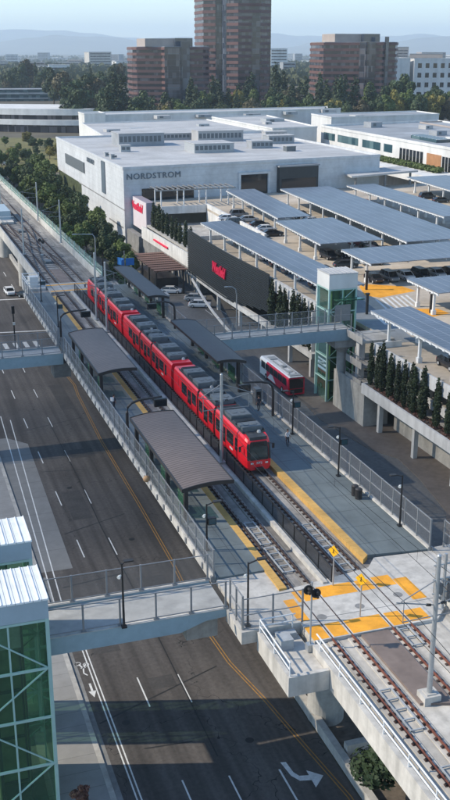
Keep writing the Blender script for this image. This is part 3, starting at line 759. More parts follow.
for i in range(15):
    b = MB(); b.tube([(24.18, 11 + i * 3, 12.1), (24.18, 11 + i * 3, 13.08)], .05); part(pr, 'post', b, 'white_steel')

# low walls beside the roadway
def road_wall(label, pts, h, w):
    mb = MB()
    for (x0, y0), (x1, y1) in zip(pts, pts[1:]):
        d = Vector((x1 - x0, y1 - y0, 0)).normalized()
        mb.beam((x0, y0, h / 2), Vector((x1, y1, h / 2)) + d * .0, w, h)
    return tag(mb.build('median_barrier', 'conc'), label, 'barrier')
road_wall('concrete median wall running under the station beside the double yellow line', [(27.75, 0), (27.8, 160)], .85, .55)
road_wall('far concrete median wall between the road and the viaduct planting', [(27.8, 160.2), (28.0, 207), (29.6, 240), (30.4, 300)], .95, .6)
b = MB(); b.box(28.2, 31.8, 56.5, 57.1, 0, 1.3); b.box(31.2, 31.8, 48, 56.5, 0, 1.3)
tag(b.build('retaining_wall', 'conc'), 'low concrete retaining wall round the pit beside the round pier', 'wall')

# ================================================================ platform canopies
def canopy(label, x0, x1, y0, y1, post_x, zc=15.35, roofm='roof_brown'):
    c = thing('platform_canopy', label, 'canopy', ((x0 + x1) / 2, y0, 12.15), group='canopies on the station platforms')
    n = 8; top = []; w = x1 - x0
    lean = 1 if post_x < (x0 + x1) / 2 else -1
    for i in range(n + 1):
        t = i / n; u = t if lean > 0 else 1 - t
        top.append((x0 + w * t, zc + .45 * math.sin(math.pi * (0.18 + .62 * u)) - .25 * (1 - u)))
    prof = top + [(x, z - .12) for x, z in reversed(top)]
    b = MB(); b.slab_y(prof, y0, y1); part(c, 'roof', b, roofm)
    b = MB()
    for y in (y0 - .03, y1 - .09):
        for (xa, za), (xb, zb) in zip(top, top[1:]): b.beam((xa, y + .06, za - .12), (xb, y + .06, zb - .12), .1, .34)
    for (x, z) in (top[0], top[-1]): b.beam((x, y0, z - .12), (x, y1, z - .12), .12, .3)
    part(c, 'fascia', b, 'bronze')
    for i in range(4):
        y = y0 + .7 + (y1 - y0 - 1.4) * i / 3
        b = MB(); b.box(post_x - .16, post_x + .16, y - .2, y + .2, 12.15, zc - .05); part(c, 'post', b, 'bronze')
        b = MB()
        for (xa, za), (xb, zb) in zip(top, top[1:]): b.beam((xa, y, za - .22), (xb, y, zb - .22), .16, .22)
        part(c, 'arm', b, 'bronze')
        b = MB(); b.box(post_x + lean * .2 - .02, post_x + lean * .2 + .02, y + .6, y + 3.0 if i < 3 else y + .7, 12.4, 14.2) 
        if i < 3: part(c, 'screen', b, 'glass_green')
        if i < 3:
            b = MB(); b.box(post_x + lean * .5 - .22, post_x + lean * .5 + .22, y + 1.4, y + 3.2, 12.55, 12.64); b.box(post_x + lean * .5 - .04, post_x + lean * .5 + .04, y + 1.6, y + 1.7, 12.15, 12.55); b.box(post_x + lean * .5 - .04, post_x + lean * .5 + .04, y + 2.9, y + 3.0, 12.15, 12.55)
            part(c, 'bench', b, 'steel_grey')
    return c
canopy('brown seamed curved canopy on the road side platform, nearest to the camera', 20.95, 25.3, 73.6, 91.8, 21.4)
canopy('greyish brown curved canopy on the road side platform next to the far footbridge', 21.0, 25.3, 106.8, 125.0, 21.4)
canopy('dark curved canopy beyond the train roof, just before the footbridge to the garage', 34.6, 38.0, 106.3, 126.0, 37.3, roofm='roof_dark')
canopy('dark curved canopy on the far platform beside the wooden pergola', 35.3, 38.3, 140.3, 163.0, 37.6, roofm='roof_dark')

# ================================================================ footbridges
def bridge(label, x0, x1, y0, y1, z, depth, cat='footbridge', haunch=False, rail_h=2.2, step=2.5):
    f = thing('footbridge', label, cat, ((x0 + x1) / 2, (y0 + y1) / 2, z))
    b = MB(); b.box(x0, x1, y0 + .05, y1 - .05, z - .3, z); part(f, 'deck', b, 'bridge_floor')
    for y, s in ((y0, -1), (y1, 1)):
        b = MB()
        if haunch:
            b.v = []; pr_ = [(x0, z + .12), (x1, z + .12), (x1, z - .45), (x1 - 1.6, z - .55), (x1 - 3.4, z - 1.15), (x0, z - 1.15)]
            n = len(pr_); b.v = [(px, y - .12, pz) for px, pz in pr_] + [(px, y + .12, pz) for px, pz in pr_]
            b.f = [tuple(range(n)), tuple(range(2 * n - 1, n - 1, -1))] + [(i, n + i, n + (i + 1) % n, (i + 1) % n) for i in range(n)]; b.m = [0] * len(b.f)
        else:
            b.box(x0, x1, y - .12, y + .12, z - depth, z + .14)
        part(f, 'girder', b, 'bluegrey')
        b = MB(); b.box(x0, x1, y - .15, y + .15, z + .141, z + .19); part(f, 'kerb', b, 'conc_light')
        b = MB(); b.quad((x0, y, z + .3), (x1, y, z + .3), (x1, y, z + rail_h - .1), (x0, y, z + rail_h - .1)); part(f, 'wire_panel', b, 'mesh_greyx')
        b = MB()
        for zz in (.34, rail_h): b.beam((x0, y, z + zz), (x1, y, z + zz), .06)
        part(f, 'rail', b, 'steel_grey')
        n = round((x1 - x0) / step)
        for i in range(n + 1):
            x = x0 + .1 + (x1 - x0 - .2) * i / n
            b = MB(); b.box(x - .06, x + .06, y - .06, y + .06, z + .15, z + rail_h + .05); b.box(x - .17, x + .17, y - .14, y + .14, z + .19, z + .26); part(f, 'post', b, 'steel_grey')
    return f
bridge('blue grey steel footbridge from the green lift tower over the road, in the foreground', 7.5, 20.2, 60.1, 64.3, 12.0, 1.1, haunch=True)
bridge('far footbridge crossing the road at the left edge, beyond the canopies', -25, 20.5, 127.2, 130.6, 12.0, 1.3)
bridge('pale blue footbridge from the far platform to the garage lift tower', 38.2, 61.0, 126.8, 130.2, 12.0, 1.5)
b = MB(); b.box(17.5, 19.8, 61, 63.4, 9.5, 11.0); tag(b.build('bridge_bearing_block', 'conc'), 'square concrete bearing block under the end of the near footbridge', 'block')
b = MB(); b.box(19.3, 21.5, 127.6, 130.2, 8.8, 10.7); tag(b.build('bridge_bearing_block', 'conc_dark'), 'dark bearing block under the far footbridge at the platform fence', 'block')
pc = thing('bridge_pier', 'round concrete pier with flared head under the footbridge by the garage lift tower', 'pier', (60.4, 128.6, 0))
b = MB(); b.tube([(60.4, 128.6, 0), (60.4, 128.6, 8.6)], .68, 24); part(pc, 'column', b, 'conc')
b = MB(); b.prism([(58.6, 127), (62.2, 127), (62.2, 130.2), (58.6, 130.2)], 9.4, 10.4); b.tube([(60.4, 128.6, 8.4), (60.4, 128.6, 9.5)], [.7, 1.5], 20); part(pc, 'head', b, 'conc')

# ================================================================ lift towers
def lift_tower(label, x0, x1, y0, y1, ztop, zbox, h, roofm='towroof', canopy_side=False, boxm='fascia', rib=True):
    t = thing('lift_tower', label, 'lift tower', ((x0 + x1) / 2, (y0 + y1) / 2, 0))
    b = MB(); b.box(x0, x1, y0, y1, zbox, ztop - .12); part(t, 'top_box', b, boxm)
    b = MB(); b.box(x0 - .06, x1 + .06, y0 - .06, y1 + .06, ztop - .12, ztop)
    n = int((x1 - x0) / .55)
    for i in range(n + 1):
        x = x0 + (x1 - x0) * i / n; b.box(x - .03, x + .03, y0 - .06, y1 + .06, ztop, ztop + .06)
    part(t, 'roof', b, roofm)
    for cx_ in (x0 + .12, x1 - .12):
        for cy_ in (y0 + .12, y1 - .12):
            b = MB(); b.box(cx_ - .12, cx_ + .12, cy_ - .12, cy_ + .12, 0, zbox); part(t, 'corner_post', b, 'glass_frame')
    lv = [0.0 + i * h for i in range(int(zbox / h) + 1)]
    for z in lv[1:] + [zbox - .12]:
        b = MB()
        for y in (y0 + .07, y1 - .07): b.box(x0 + .02, x1 - .02, y - .05, y + .05, z - .09, z + .09)
        for x in (x0 + .07, x1 - .07): b.box(x - .05, x + .05, y0 + .03, y1 - .03, z - .088, z + .088)
        part(t, 'floor_frame', b, 'glass_frame')
    b = MB()
    for i, z in enumerate(lv):
        z1 = min(z + h, zbox); xa, xb = (x0 + .2, x1 - .2) if i % 2 == 0 else (x1 - .2, x0 + .2)
        b.beam((xa, y0 + .1, z), (xb, y0 + .1, z1), .09); b.beam((xa, y1 - .1, z), (xb, y1 - .1, z1), .09)
        ya, yb = (y0 + .2, y1 - .2) if i % 2 == 0 else (y1 - .2, y0 + .2)
        b.beam((x1 - .1, ya, z), (x1 - .1, yb, z1), .09)
    part(t, 'brace', b, 'glass_frame')
    b = MB(); b.box((x0 + x1) / 2 - .06, (x0 + x1) / 2 + .06, y0 + .1, y0 + .22, 0, zbox); part(t, 'mullion', b, 'glass_frame')
    b = MB()
    for y in (y0 + .2, y1 - .2): b.quad((x0 + .2, y, .2), (x1 - .2, y, .2), (x1 - .2, y, zbox), (x0 + .2, y, zbox))
    for x in (x0 + .2, x1 - .2): b.quad((x, y0 + .2, .2), (x, y1 - .2, .2), (x, y1 - .2, zbox), (x, y0 + .2, zbox))
    part(t, 'glazing', b, 'glass_green')
    cxm, cym = (x0 + x1) / 2, (y0 + y1) / 2
    b = MB()
    for sx_ in (-.95, .95):
        for sy_ in (-.95, .95): b.box(cxm + sx_ - .06, cxm + sx_ + .06, cym + sy_ - .06, cym + sy_ + .06, 0, zbox)
    for z in lv: b.box(cxm - 1.0, cxm + 1.0, cym + .9, cym + 1.0, z + .2, z + .4)
    part(t, 'hoist_frame', b, 'bronze')
    b = MB(); b.box(cxm - 1.1, cxm + 1.1, cym + 1.05, cym + 1.15, 0, zbox); b.box(cxm - 1.2, cxm - 1.1, cym - 1.0, cym + 1.15, 0, zbox)
    part(t, 'shaft_wall', b, 'shaft')
    b = MB(); b.box(cxm - .9, cxm + .9, cym - .85, cym + .85, 12.1, 14.5); part(t, 'lift_car', b, 'steel')
    return t
M['glass_frame'] = mat('green_tinted_steel', (0.34, 0.50, 0.46), 0.5, 0.08, 1.0)
lift_tower('nearest green glass lift tower with white seamed roof at the left edge', 2.4, 7.6, 58.2, 62.8, 16.2, 14.75, 3.7)
lift_tower('second green glass lift tower behind the nearest one at the left edge', 2.4, 7.8, 66.7, 70.8, 16.2, 14.75, 3.7)
lt = lift_tower('green glass lift tower with pale box top at the garage end of the footbridge', 59.2, 63.6, 130.9, 135.2, 19.1, 16.9, 3.4, roofm='roofw', boxm='whiteb')
b = MB(); b.box(59.9, 64.2, 129.6, 130.88, 15.4, 15.55); part(lt, 'door_canopy', b, 'glass_green')
b = MB(); b.box(60.2, 62.6, 130.78, 130.88, 12.2, 14.6); part(lt, 'door', b, 'steel_grey')
ft = thing('lift_lobby', 'pale landing between the two left lift towers behind the footbridge', 'landing', (5, 62.8, 12))
b = MB(); b.box(4.4, 7.5, 62.9, 66.6, 11.4, 11.98); part(ft, 'floor', b, 'bridge_floor')
b = MB(); b.box(5.0, 5.4, 63.0, 63.4, 0, 11.4); part(ft, 'column', b, 'conc')
# ================================================================ overhead line
def mast(label, x, y, h, arms, base=12.3, block=True, r=.17):
    m = thing('catenary_mast', label, 'mast', (x, y, base), group='overhead line masts')
    b = MB(); b.tube([(x, y, base), (x, y, base + h)], [r, r * .72], 14); b.tube([(x, y, base + h), (x, y, base + h + .08)], [r * .8, r * .5], 14); part(m, 'pole', b, 'steel')
    b = MB()
    if block: b.box(x - .55, x + .55, y - .5, y + .5, 11.7, base + .02)
    b.box(x - .32, x + .32, y - .32, y + .32, base + .02, base + .08)
    part(m, 'base', b, 'conc_light' if block else 'steel')
    for tx in arms:
        b = MB(); s = 1 if tx > x else -1
        b.tube([(x, y, 18.3), (tx + s * .5, y, 18.9)], .04, 8); b.tube([(x, y, 20.0), (tx + s * .2, y, 18.9)], .035, 8)
        b.tube([(x, y, 17.6), (tx, y, 17.55)], .035, 8); b.tube([(tx, y, 17.5), (tx, y, 18.9)], .025, 6)
        part(m, 'bracket_arm', b, 'steel_grey')
        b = MB()
        for k in range(3): b.tube([(x + s * (.35 + .1 * k), y, 18.36 + .02 * k), (x + s * (.41 + .1 * k), y, 18.38 + .02 * k)], .09, 8)
        part(m, 'insulator', b, 'bronze')
    return m
mast('steel catenary mast on a square footing between the tracks in the right foreground', 28.5, 46.5, 9.2, (26.4, 30.83))
mast('catenary mast by the centre fence beside the front car of the train', 28.15, 85.4, 8.6, (26.4, 30.83), block=False)
mast('nearer of the two close masts beside the rear of the train', 28.1, 135.5, 9.6, (26.4,), block=False)
mast('farther of the two close masts beside the rear of the train', 28.1, 142.5, 9.6, (30.83,), block=False)
mast('catenary mast with cross arms on the right side of the tracks past the station', 34.0, 206, 8.5, (30.83,), block=False)
mast('catenary mast on the road side of the crossover tracks', 25.2, 196, 8.5, (26.4,), block=False)
mast('catenary mast on the right parapet halfway along the crossover', 34.0, 236, 8.5, (30.83,), block=False)
mast('farthest catenary mast beside the curving tracks', 28.7, 262, 8.5, (26.4, 30.83), block=False)
mt = thing('equipment_mast', 'short steel equipment mast with brackets at the right edge of the crossing', 'mast', (34.6, 55.6, 12))
b = MB(); b.tube([(34.6, 55.6, 12), (34.6, 55.6, 16.2)], .12, 10); part(mt, 'pole', b, 'steel')
b = MB(); b.box(34.9, 35.5, 55.3, 55.9, 12.5, 14.2); part(mt, 'cabinet', b, 'equip')
b = MB(); b.box(33.9, 34.4, 55.4, 55.8, 13.1, 14.0); part(mt, 'cabinet', b, 'equip')
b = MB()
for z in (13.2, 14.3, 15.4): b.tube([(33.7, 55.6, z), (36.2, 55.6, z + .05)], .06, 8); b.tube([(34.0, 55.0, z + .15), (34.0, 56.2, z + .15)], .05, 8); b.tube([(35.7, 55.0, z + .15), (35.7, 56.2, z + .15)], .05, 8)
b.tube([(33.9, 55.6, 12), (33.9, 55.6, 15.6)], .06, 8); b.tube([(35.7, 55.6, 12), (35.7, 55.6, 15.6)], .06, 8); b.tube([(33.9, 55.6, 12.3), (35.7, 55.6, 15.3)], .04, 6)
part(mt, 'line_equipment', b, 'steel')
for i, (x, n) in enumerate(((26.4, 'track nearer the road'), (30.83, 'track used by the train'))):
    w = thing('overhead_wire', 'thin black contact and carrier wires above the ' + n, 'wire', (x, 10, 17.5))
    ys = [8, 46.5, 85.4, 135, 206, 262, 300, 340, 380]
    b = MB(); b.tube([(x + bend(y), y, 17.5) for y in ys], .018, 5); part(w, 'contact_wire', b, 'black')
    b = MB(); pts = []
    for y0, y1 in zip(ys, ys[1:]):
        for k in range(6):
            t = k / 6; y = y0 + (y1 - y0) * t; pts.append((x + bend(y), y, 18.9 - 3.2 * t * (1 - t)))
    b.tube(pts, .018, 5); part(w, 'carrier_wire', b, 'black')
    b = MB()
    for p in pts[1::2]: b.tube([p, (p[0], p[1], 17.5)], .01, 4)
    part(w, 'droppers', b, 'black')

# ================================================================ lamps, displays, signals and signs on the platforms
def lamp(label, x, y, z, h, arm, equip=False):
    l = thing('street_lamp', label, 'lamp post', (x, y, z), group='black lamp posts of the station')
    b = MB(); b.tube([(x, y, z), (x, y, z + h)], [.085, .06], 10); part(l, 'pole', b, 'black')
    b = MB(); b.box(x - .18, x + .18, y - .18, y + .18, z, z + .12); part(l, 'base', b, 'black')
    b = MB(); b.beam((x, y, z + h - .1), (x + arm, y + .15, z + h + .05), .07); part(l, 'arm', b, 'black')
    b = MB(); b.box(x + arm - .1, x + arm + .55 * (1 if arm > 0 else -1), y, y + .32, z + h, z + h + .1) if arm > 0 else b.box(x + arm - .45, x + arm + .1, y, y + .32, z + h, z + h + .1); part(l, 'lamp_head', b, 'bronze')
    if equip:
        b = MB(); b.box(x + .08, x + .75, y - .15, y + .2, z + h - 1.75, z + h - 1.2); part(l, 'display_box', b, 'black')
        b = MB(); b.box(x + .14, x + .70, y - .156, y - .152, z + h - 1.7, z + h - 1.25); part(l, 'screen', b, 'glass_teal')
    b = MB(); b.tube([(x - .28, y - .12, z + h - .95), (x - .18, y, z + h - .92), (x - .06, y + .06, z + h - .9)], [.13, .1, .05], 10); part(l, 'loudspeaker', b, 'lamp_w')
    return l
lamp('black lamp post with a white speaker standing on the near footbridge edge', 12.8, 59.85, 12.15, 4.8, .25)
lamp('black lamp post at the corner fence of the crossing', 20.85, 57.6, 12, 4.8, .8)
lamp('black post with a display box on the road side platform before the near canopy', 21.5, 68.9, 12.15, 3.9, .7, True)
lamp('black post with a display box on the far platform by the fence', 37.3, 79.1, 12.15, 4.8, -.7, True)
lamp('plain black lamp post on the far platform nearest to the crossing', 37.75, 68.0, 12.15, 4.5, -.6)
lamp('black post on the far platform between the train front and the bus', 37.4, 90.5, 12.15, 4.6, -.6, True)
lamp('black post on the road side platform behind the far footbridge', 22.2, 140.5, 12.15, 4.4, .6, True)
lamp('farthest black post at the road side platform end near the far crossing', 22.4, 157, 12.15, 4.3, .6, True)
lamp('slim black lamp post in the bus yard beside the bus', 40.5, 112.0, 0.15, 9.5, .8)

def display(label, x, y, s, reach):
    d = thing('arched_display_post', label, 'display post', (x, y, 12.15), group='arched display posts')
    b = MB(); pts = [(x, y, 12.15), (x, y, 14.9), (x + s * .12, y, 15.5), (x + s * .5, y, 15.85), (x + s * 1.4, y, 16.1), (x + s * reach, y, 16.2)]
    b.tube(pts, [.15, .15, .14, .13, .12, .1], 10); part(d, 'post', b, 'bronze')
    b = MB(); xe = x + s * (reach - .8); b.box(min(xe, xe + s * 1.3), max(xe, xe + s * 1.3), y - .2, y + .2, 15.2, 15.98); part(d, 'display', b, 'black')
    b = MB(); b.box(min(xe, xe + s * 1.3) + .1, max(xe, xe + s * 1.3) - .1, y - .206, y - .202, 15.3, 15.85); part(d, 'screen', b, 'glass_dark')
    return d
display('arched dark display post on the road side platform between the two canopies', 21.3, 94.6, 1, 3.6)
display('arched dark display post on the road side platform beyond the far footbridge', 21.3, 133.0, 1, 3.6)
display('arched dark display post reaching over the train roof from the far platform', 37.5, 96.3, -1, 3.4)
display('arched dark display post between the two far platform canopies', 37.5, 134.5, -1, 3.4)

def rail_signal(label, x, y, h):
    s = thing('rail_signal', label, 'signal', (x, y, 11.75))
    b = MB(); b.tube([(x, y, 11.6), (x, y, 11.75 + h)], .06, 10); b.box(x - .25, x + .25, y - .25, y + .25, 11.6, 12.1); part(s, 'pole', b, 'steel')
    for k, dx in enumerate((-.28, .28)):
        b = MB(); b.tube([(x + dx, y - .1, 11.75 + h - .5 - k * .35), (x + dx, y - .02, 11.75 + h - .5 - k * .35)], .33, 18); part(s, 'backing_disc', b, 'black')
        for q in (-.13, .13):
            zc = 11.75 + h - .5 - k * .35 + q
            b = MB(); b.tube([(x + dx, y - .38, zc), (x + dx, y - .1, zc)], .10, 10); part(s, 'lens_hood', b, 'bronze')
    return s
rail_signal('rail signal with two black round heads on the viaduct balcony by the crossing', 23.95, 54.1, 4.9)
rail_signal('small rail signal with two black discs by the crossover tracks', 28.6, 196, 3.6)
def warn(label, x, y, h):
    s = thing('warning_sign', label, 'sign', (x, y, 12), 0)
    b = MB(); b.tube([(x, y, 11.9), (x, y, 12 + h)], .05, 8); part(s, 'pole', b, 'steel')
    b = MB(); k = .46; zc = 12 + h - .1; n = len(b.v)
    pr = [(x - k, zc), (x, zc - k), (x + k, zc), (x, zc + k)]
    b.v = [(px, y - .07, pz) for px, pz in pr] + [(px, y - .04, pz) for px, pz in pr]
    b.f = [(0, 1, 2, 3), (7, 6, 5, 4), (0, 4, 5, 1), (1, 5, 6, 2), (2, 6, 7, 3), (3, 7, 4, 0)]; b.m = [0] * 6
    part(s, 'diamond_plate', b, 'signy')
    b = MB(); b.tube([(x, y - .085, zc + .15), (x, y - .072, zc + .15)], .038, 10); b.beam((x, y - .08, zc + .1), (x - .02, y - .08, zc - .03), .05, .02, up=(0, 1, 0)); b.beam((x - .02, y - .08, zc - .03), (x + .06, y - .08, zc - .17), .03, .02, up=(0, 1, 0)); b.beam((x - .02, y - .08, zc - .03), (x - .08, y - .08, zc - .17), .03, .02, up=(0, 1, 0))
    part(s, 'walking_figure', b, 'black')
    s.rotation_euler = (0, 0, R(-58))
    return s
warn('yellow diamond pedestrian sign in the middle of the near crossing', 28.6, 56.3, 3.0)
warn('yellow diamond pedestrian sign at the near end of the centre fence', 28.62, 60.9, 2.9)

b = thing('litter_bin', 'pair of dark bins joined side by side on the far platform', 'bin', (36.9, 74, 12.15))
for k in (0, .75):
    q = MB(); q.tube([(36.9, 74 + k, 12.15), (36.9, 74 + k, 13.05), (36.9, 74 + k, 13.15)], [.3, .33, .2], 14); part(b, 'drum', q, 'bronze')
tm = thing('ticket_machine', 'dark ticket machine on the far platform under the footbridge', 'ticket machine', (37.2, 100.5, 12.15))
q = MB(); q.box(36.9, 37.6, 100, 101, 12.15, 14.0); part(tm, 'cabinet', q, 'equip')
q = MB(); q.box(37.0, 37.5, 99.99, 99.995, 13.0, 13.7); part(tm, 'screen', q, 'glass_dark')

# traffic light and tall curved lamp in the yard
ts = thing('traffic_light', 'black traffic light pole at the road junction beyond the far footbridge', 'traffic light', (19.9, 174, 0))
b = MB(); b.tube([(19.9, 174, 0), (19.9, 174, 6.8)], .12, 10); part(ts, 'pole', b, 'black')
b = MB(); b.box(19.65, 20.15, 173.7, 174.0, 6.4, 7.7); part(ts, 'signal_head', b, 'black')
b = MB(); b.box(19.7, 20.1, 173.7, 173.9, 4.4, 4.9); part(ts, 'walk_sign', b, 'lamp_w')
lp = thing('street_lamp', 'tall grey lamp post with a curved arm in front of the black slatted wall', 'lamp post', (56.5, 163, 0))
b = MB(); b.tube([(56.5, 163, 0), (56.5, 163, 9.4), (56.3, 163, 10.3), (55.7, 163, 10.8), (54.9, 163, 10.9)], [.14, .11, .1, .09, .08], 10); part(lp, 'pole', b, 'steel')
b = MB(); b.box(54.3, 55.0, 162.85, 163.15, 10.82, 10.95); part(lp, 'lamp_head', b, 'steel')
lp = thing('street_lamp', 'grey lamp post with a long arm among the trees by the viaduct', 'lamp post', (42.5, 214, 0))
b = MB(); b.tube([(42.5, 214, 0), (42.5, 214, 11.6), (42, 214, 12.3), (38.5, 214, 12.5)], [.15, .11, .1, .06], 10); part(lp, 'pole', b, 'steel')
b = MB(); b.box(37.7, 38.6, 213.85, 214.15, 12.42, 12.58); part(lp, 'lamp_head', b, 'steel')

# platform shelter furniture at the far end of the viaduct
eq = thing('equipment_platform', 'white railed equipment platform beside the far crossing', 'platform', (23.3, 170, 11))
b = MB(); b.box(21.6, 24.6, 166.2, 173.2, 10.8, 12.1); part(eq, 'base', b, 'conc_light')
b = MB()
for z in (12.8, 13.3): b.tube([(21.7, 173.1, z), (21.7, 166.3, z), (24.5, 166.3, z)], .06, 6); b.tube([(21.7, 173.1, z), (24.5, 173.1, z)], .06, 6)
for x, y in ((21.7, 166.3), (21.7, 169.7), (21.7, 173.1), (24.5, 166.3), (24.5, 173.1)): b.tube([(x, y, 12.1), (x, y, 13.4)], .06, 6)
part(eq, 'railing', b, 'white_steel')
b = MB(); b.box(22.2, 23.4, 167.5, 169, 12.1, 13.8); part(eq, 'cabinet', b, 'whiteb')
b = MB(); b.box(22.4, 24, 170.2, 171.8, 12.1, 13.2); part(eq, 'cabinet', b, 'whiteb')
eq = thing('equipment_platform', 'pale blue grey railed landing on the road side of the curving tracks', 'platform', (27, 243, 11))
b = MB(); b.box(25.6, 28.6, 236, 254, 10.8, 12.3); part(eq, 'base', b, 'conc_light')
b = MB(); b.box(25.8, 28.4, 240, 252, 12.3, 14.2); part(eq, 'shelter', b, 'fascia')
b = MB()
for z in (12.8, 13.5): b.tube([(25.6, 236, z), (28.6, 236, z)], .06, 6); b.tube([(25.6, 236, z), (25.6, 254, z)], .06, 6)
part(eq, 'railing', b, 'white_steel')
def green_fence(label, y0, y1, n):
    f = thing('screen_fence', label, 'fence', (35.2 + bend(y0), y0, 12.4))
    for i in range(n):
        ya, yb = y0 + (y1 - y0) * i / n, y0 + (y1 - y0) * (i + 1) / n
        b = MB(); b.quad((34.75 + bend(ya), ya, 12.3), (34.75 + bend(yb), yb, 12.3), (34.75 + bend(yb), yb, 14.3), (34.75 + bend(ya), ya, 14.3)); part(f, 'panel', b, 'glass_green')
        b = MB(); b.box(34.69 + bend(ya), 34.81 + bend(ya), ya - .06, ya + .06, 12.3, 14.4); part(f, 'post', b, 'glass_frame')
    return f
green_fence('long green glazed screen fence on the right parapet of the curving viaduct', 170, 345, 35)

# ================================================================ the train
def tram_car(label, cx, y0, z0, front, rear):
    """one articulated tram, its front at y0 pointing towards -y"""
    L, w = 24.6, 1.325
    t = thing('tram_car', label, 'tram', (cx, y0, z0), group='cars of the red train')
    def prof(k, zt): # half widths by height for a ring, k narrows the nose
        return [(-w * .86 * k, .32), (-w * .97 * k, .55), (-w * k, 1.2), (-w * .99 * k, 2.6), (-w * .93 * k, zt - .22), (-w * .82 * k, zt), (w * .82 * k, zt), (w * .93 * k, zt - .22), (w * .99 * k, 2.6), (w * k, 1.2), (w * .97 * k, .55), (w * .86 * k, .32)]
    def loft(mb, rings):
        n = len(mb.v); k = len(rings[0][1])
        for y, pr, lean in rings:
            mb.v += [(x, y + lean * max(0, (z - 1.3)), z) for x, z in pr]
        for i in range(len(rings) - 1):
            for j in range(k):
                a = n + i * k + j; c = n + i * k + (j + 1) % k
                mb.f.append((a, c, c + k, a + k)); mb.m.append(0)
        mb.f.append(tuple(range(n, n + k))); e = n + (len(rings) - 1) * k; mb.f.append(tuple(range(e + k - 1, e - 1, -1))); mb.m += [0, 0]
    # three sections: cab, centre, cab
    def nose(y, d): return [(y, prof(.70, 3.05), .16 * d), (y + .12 * d, prof(.86, 3.16), .16 * d), (y + .5 * d, prof(.96, 3.3), .16 * d), (y + 1.25 * d, prof(1, 3.38), .08 * d), (y + 2.1 * d, prof(1, 3.4), 0)]
    b = MB(); loft(b, (nose(0, 1) if front else [(0.35, prof(1, 3.4), 0), (2.1, prof(1, 3.4), 0)]) + [(9.2, prof(1, 3.4), 0)]); body = b.build('body', 'red', t)
    b = MB(); loft(b, [(9.75, prof(1, 3.4), 0), (14.85, prof(1, 3.4), 0)]); b.build('centre_body', 'red', t)
    b = MB(); loft(b, [(15.4, prof(1, 3.4), 0)] + (list(reversed(nose(L, -1))) if rear else [(22.5, prof(1, 3.4), 0), (L - .35, prof(1, 3.4), 0)])); b.build('rear_body', 'red', t)
    for y in (9.2, 14.85):
        b = MB()
        for k in range(5): b.box(-w * .93, w * .93, y + .03 + k * .105, y + .09 + k * .105, .5, 3.25)
        b.box(-w * .86, w * .86, y, y + .55, .55, 3.15)
        b.build('gangway_bellows', 'black', t)
    # side windows and doors, set proud of the panel
    def side(mb, s, ya, yb, za, zb, e=.012, mi=0):
        def xx(z): 
            return (w * (1 - .01 * (z - 1.2) / 1.4) if z <= 2.6 else w * (.99 - .06 * (z - 2.6) / .58)) + e
        x0, x1 = s * xx(za), s * xx(zb)
        mb.quad((x0, ya, za), (x0, yb, za), (x1, yb, zb), (x1, ya, zb), mi)
    for s in (-1, 1):
        for ya, yb in ((3.6, 5.5), (7.5, 8.9), (10.0, 11.2), (13.4, 14.6), (15.7, 17.1), (19.1, 21.0)):
            b = MB(); side(b, s, ya, yb, 1.45, 2.6); o = b.build('window', 'glass_dark', t)
            b = MB()
            for z in (1.41, 2.6): side(b, s, ya - .05, yb + .05, z, z + .04, .016)
            for y in (ya - .05, yb): side(b, s, y, y + .05, 1.41, 2.6, .016)
            b.build('frame', 'bronze', o)
        for ya in (5.85, 11.6, 17.4):
            b = MB(); side(b, s, ya, ya + 1.35, .5, 2.72, .01); d = b.build('door', 'red', t)
            b = MB()
            for k in (.08, .72): side(b, s, ya + k, ya + k + .55, 1.0, 2.5, .02)
            b.build('door_glass', 'glass_dark', d)
            b = MB()
            for k in (-.03, .655, 1.33): side(b, s, ya + k, ya + k + .035, .45, 2.75, .022)
            side(b, s, ya, ya + 1.35, 2.72, 2.76, .022); b.build('door_seal', 'black', d)
        b = MB(); side(b, s, 2.35, 3.1, 1.35, 2.6); b.build('cab_window', 'glass_dark', t)
        b = MB()
        for y in (2.15, 3.35, 9.05, 9.8, 11.4, 13.1, 14.75, 15.5, 18.9, 21.2): side(b, s, y, y + .025, .6, 2.9, .006)
        b.build('panel_seams', 'bronze', t)
        b = MB(); side(b, s, 2.2, 22.6, 2.78, 2.84, .008); b.build('cantrail_line', 'darkroof', t)
        b = MB(); side(b, s, 3.7, 4.6, .98, 1.18, .014); b.build('fleet_plate', 'shirt_w', t)
        b = MB(); b.box(min(s * w * .80, s * w * .84), max(s * w * .80, s * w * .84), 1.6, 9.2, 3.4, 3.62); b.box(min(s * w * .80, s * w * .84), max(s * w * .80, s * w * .84), 9.75, 14.85, 3.4, 3.62); b.box(min(s * w * .80, s * w * .84), max(s * w * .80, s * w * .84), 15.4, 22.8, 3.4, 3.62)
        b.build('roof_rail', 'darkroof', t)
    b = MB()
    for ya, yb in ((1.5, 9.15), (9.8, 14.8), (15.45, 23.0)): b.box(-w * .79, w * .79, ya, yb, 3.4, 3.43)
    b.build('roof', 'darkroof', t)
    rnd = random.Random(4)
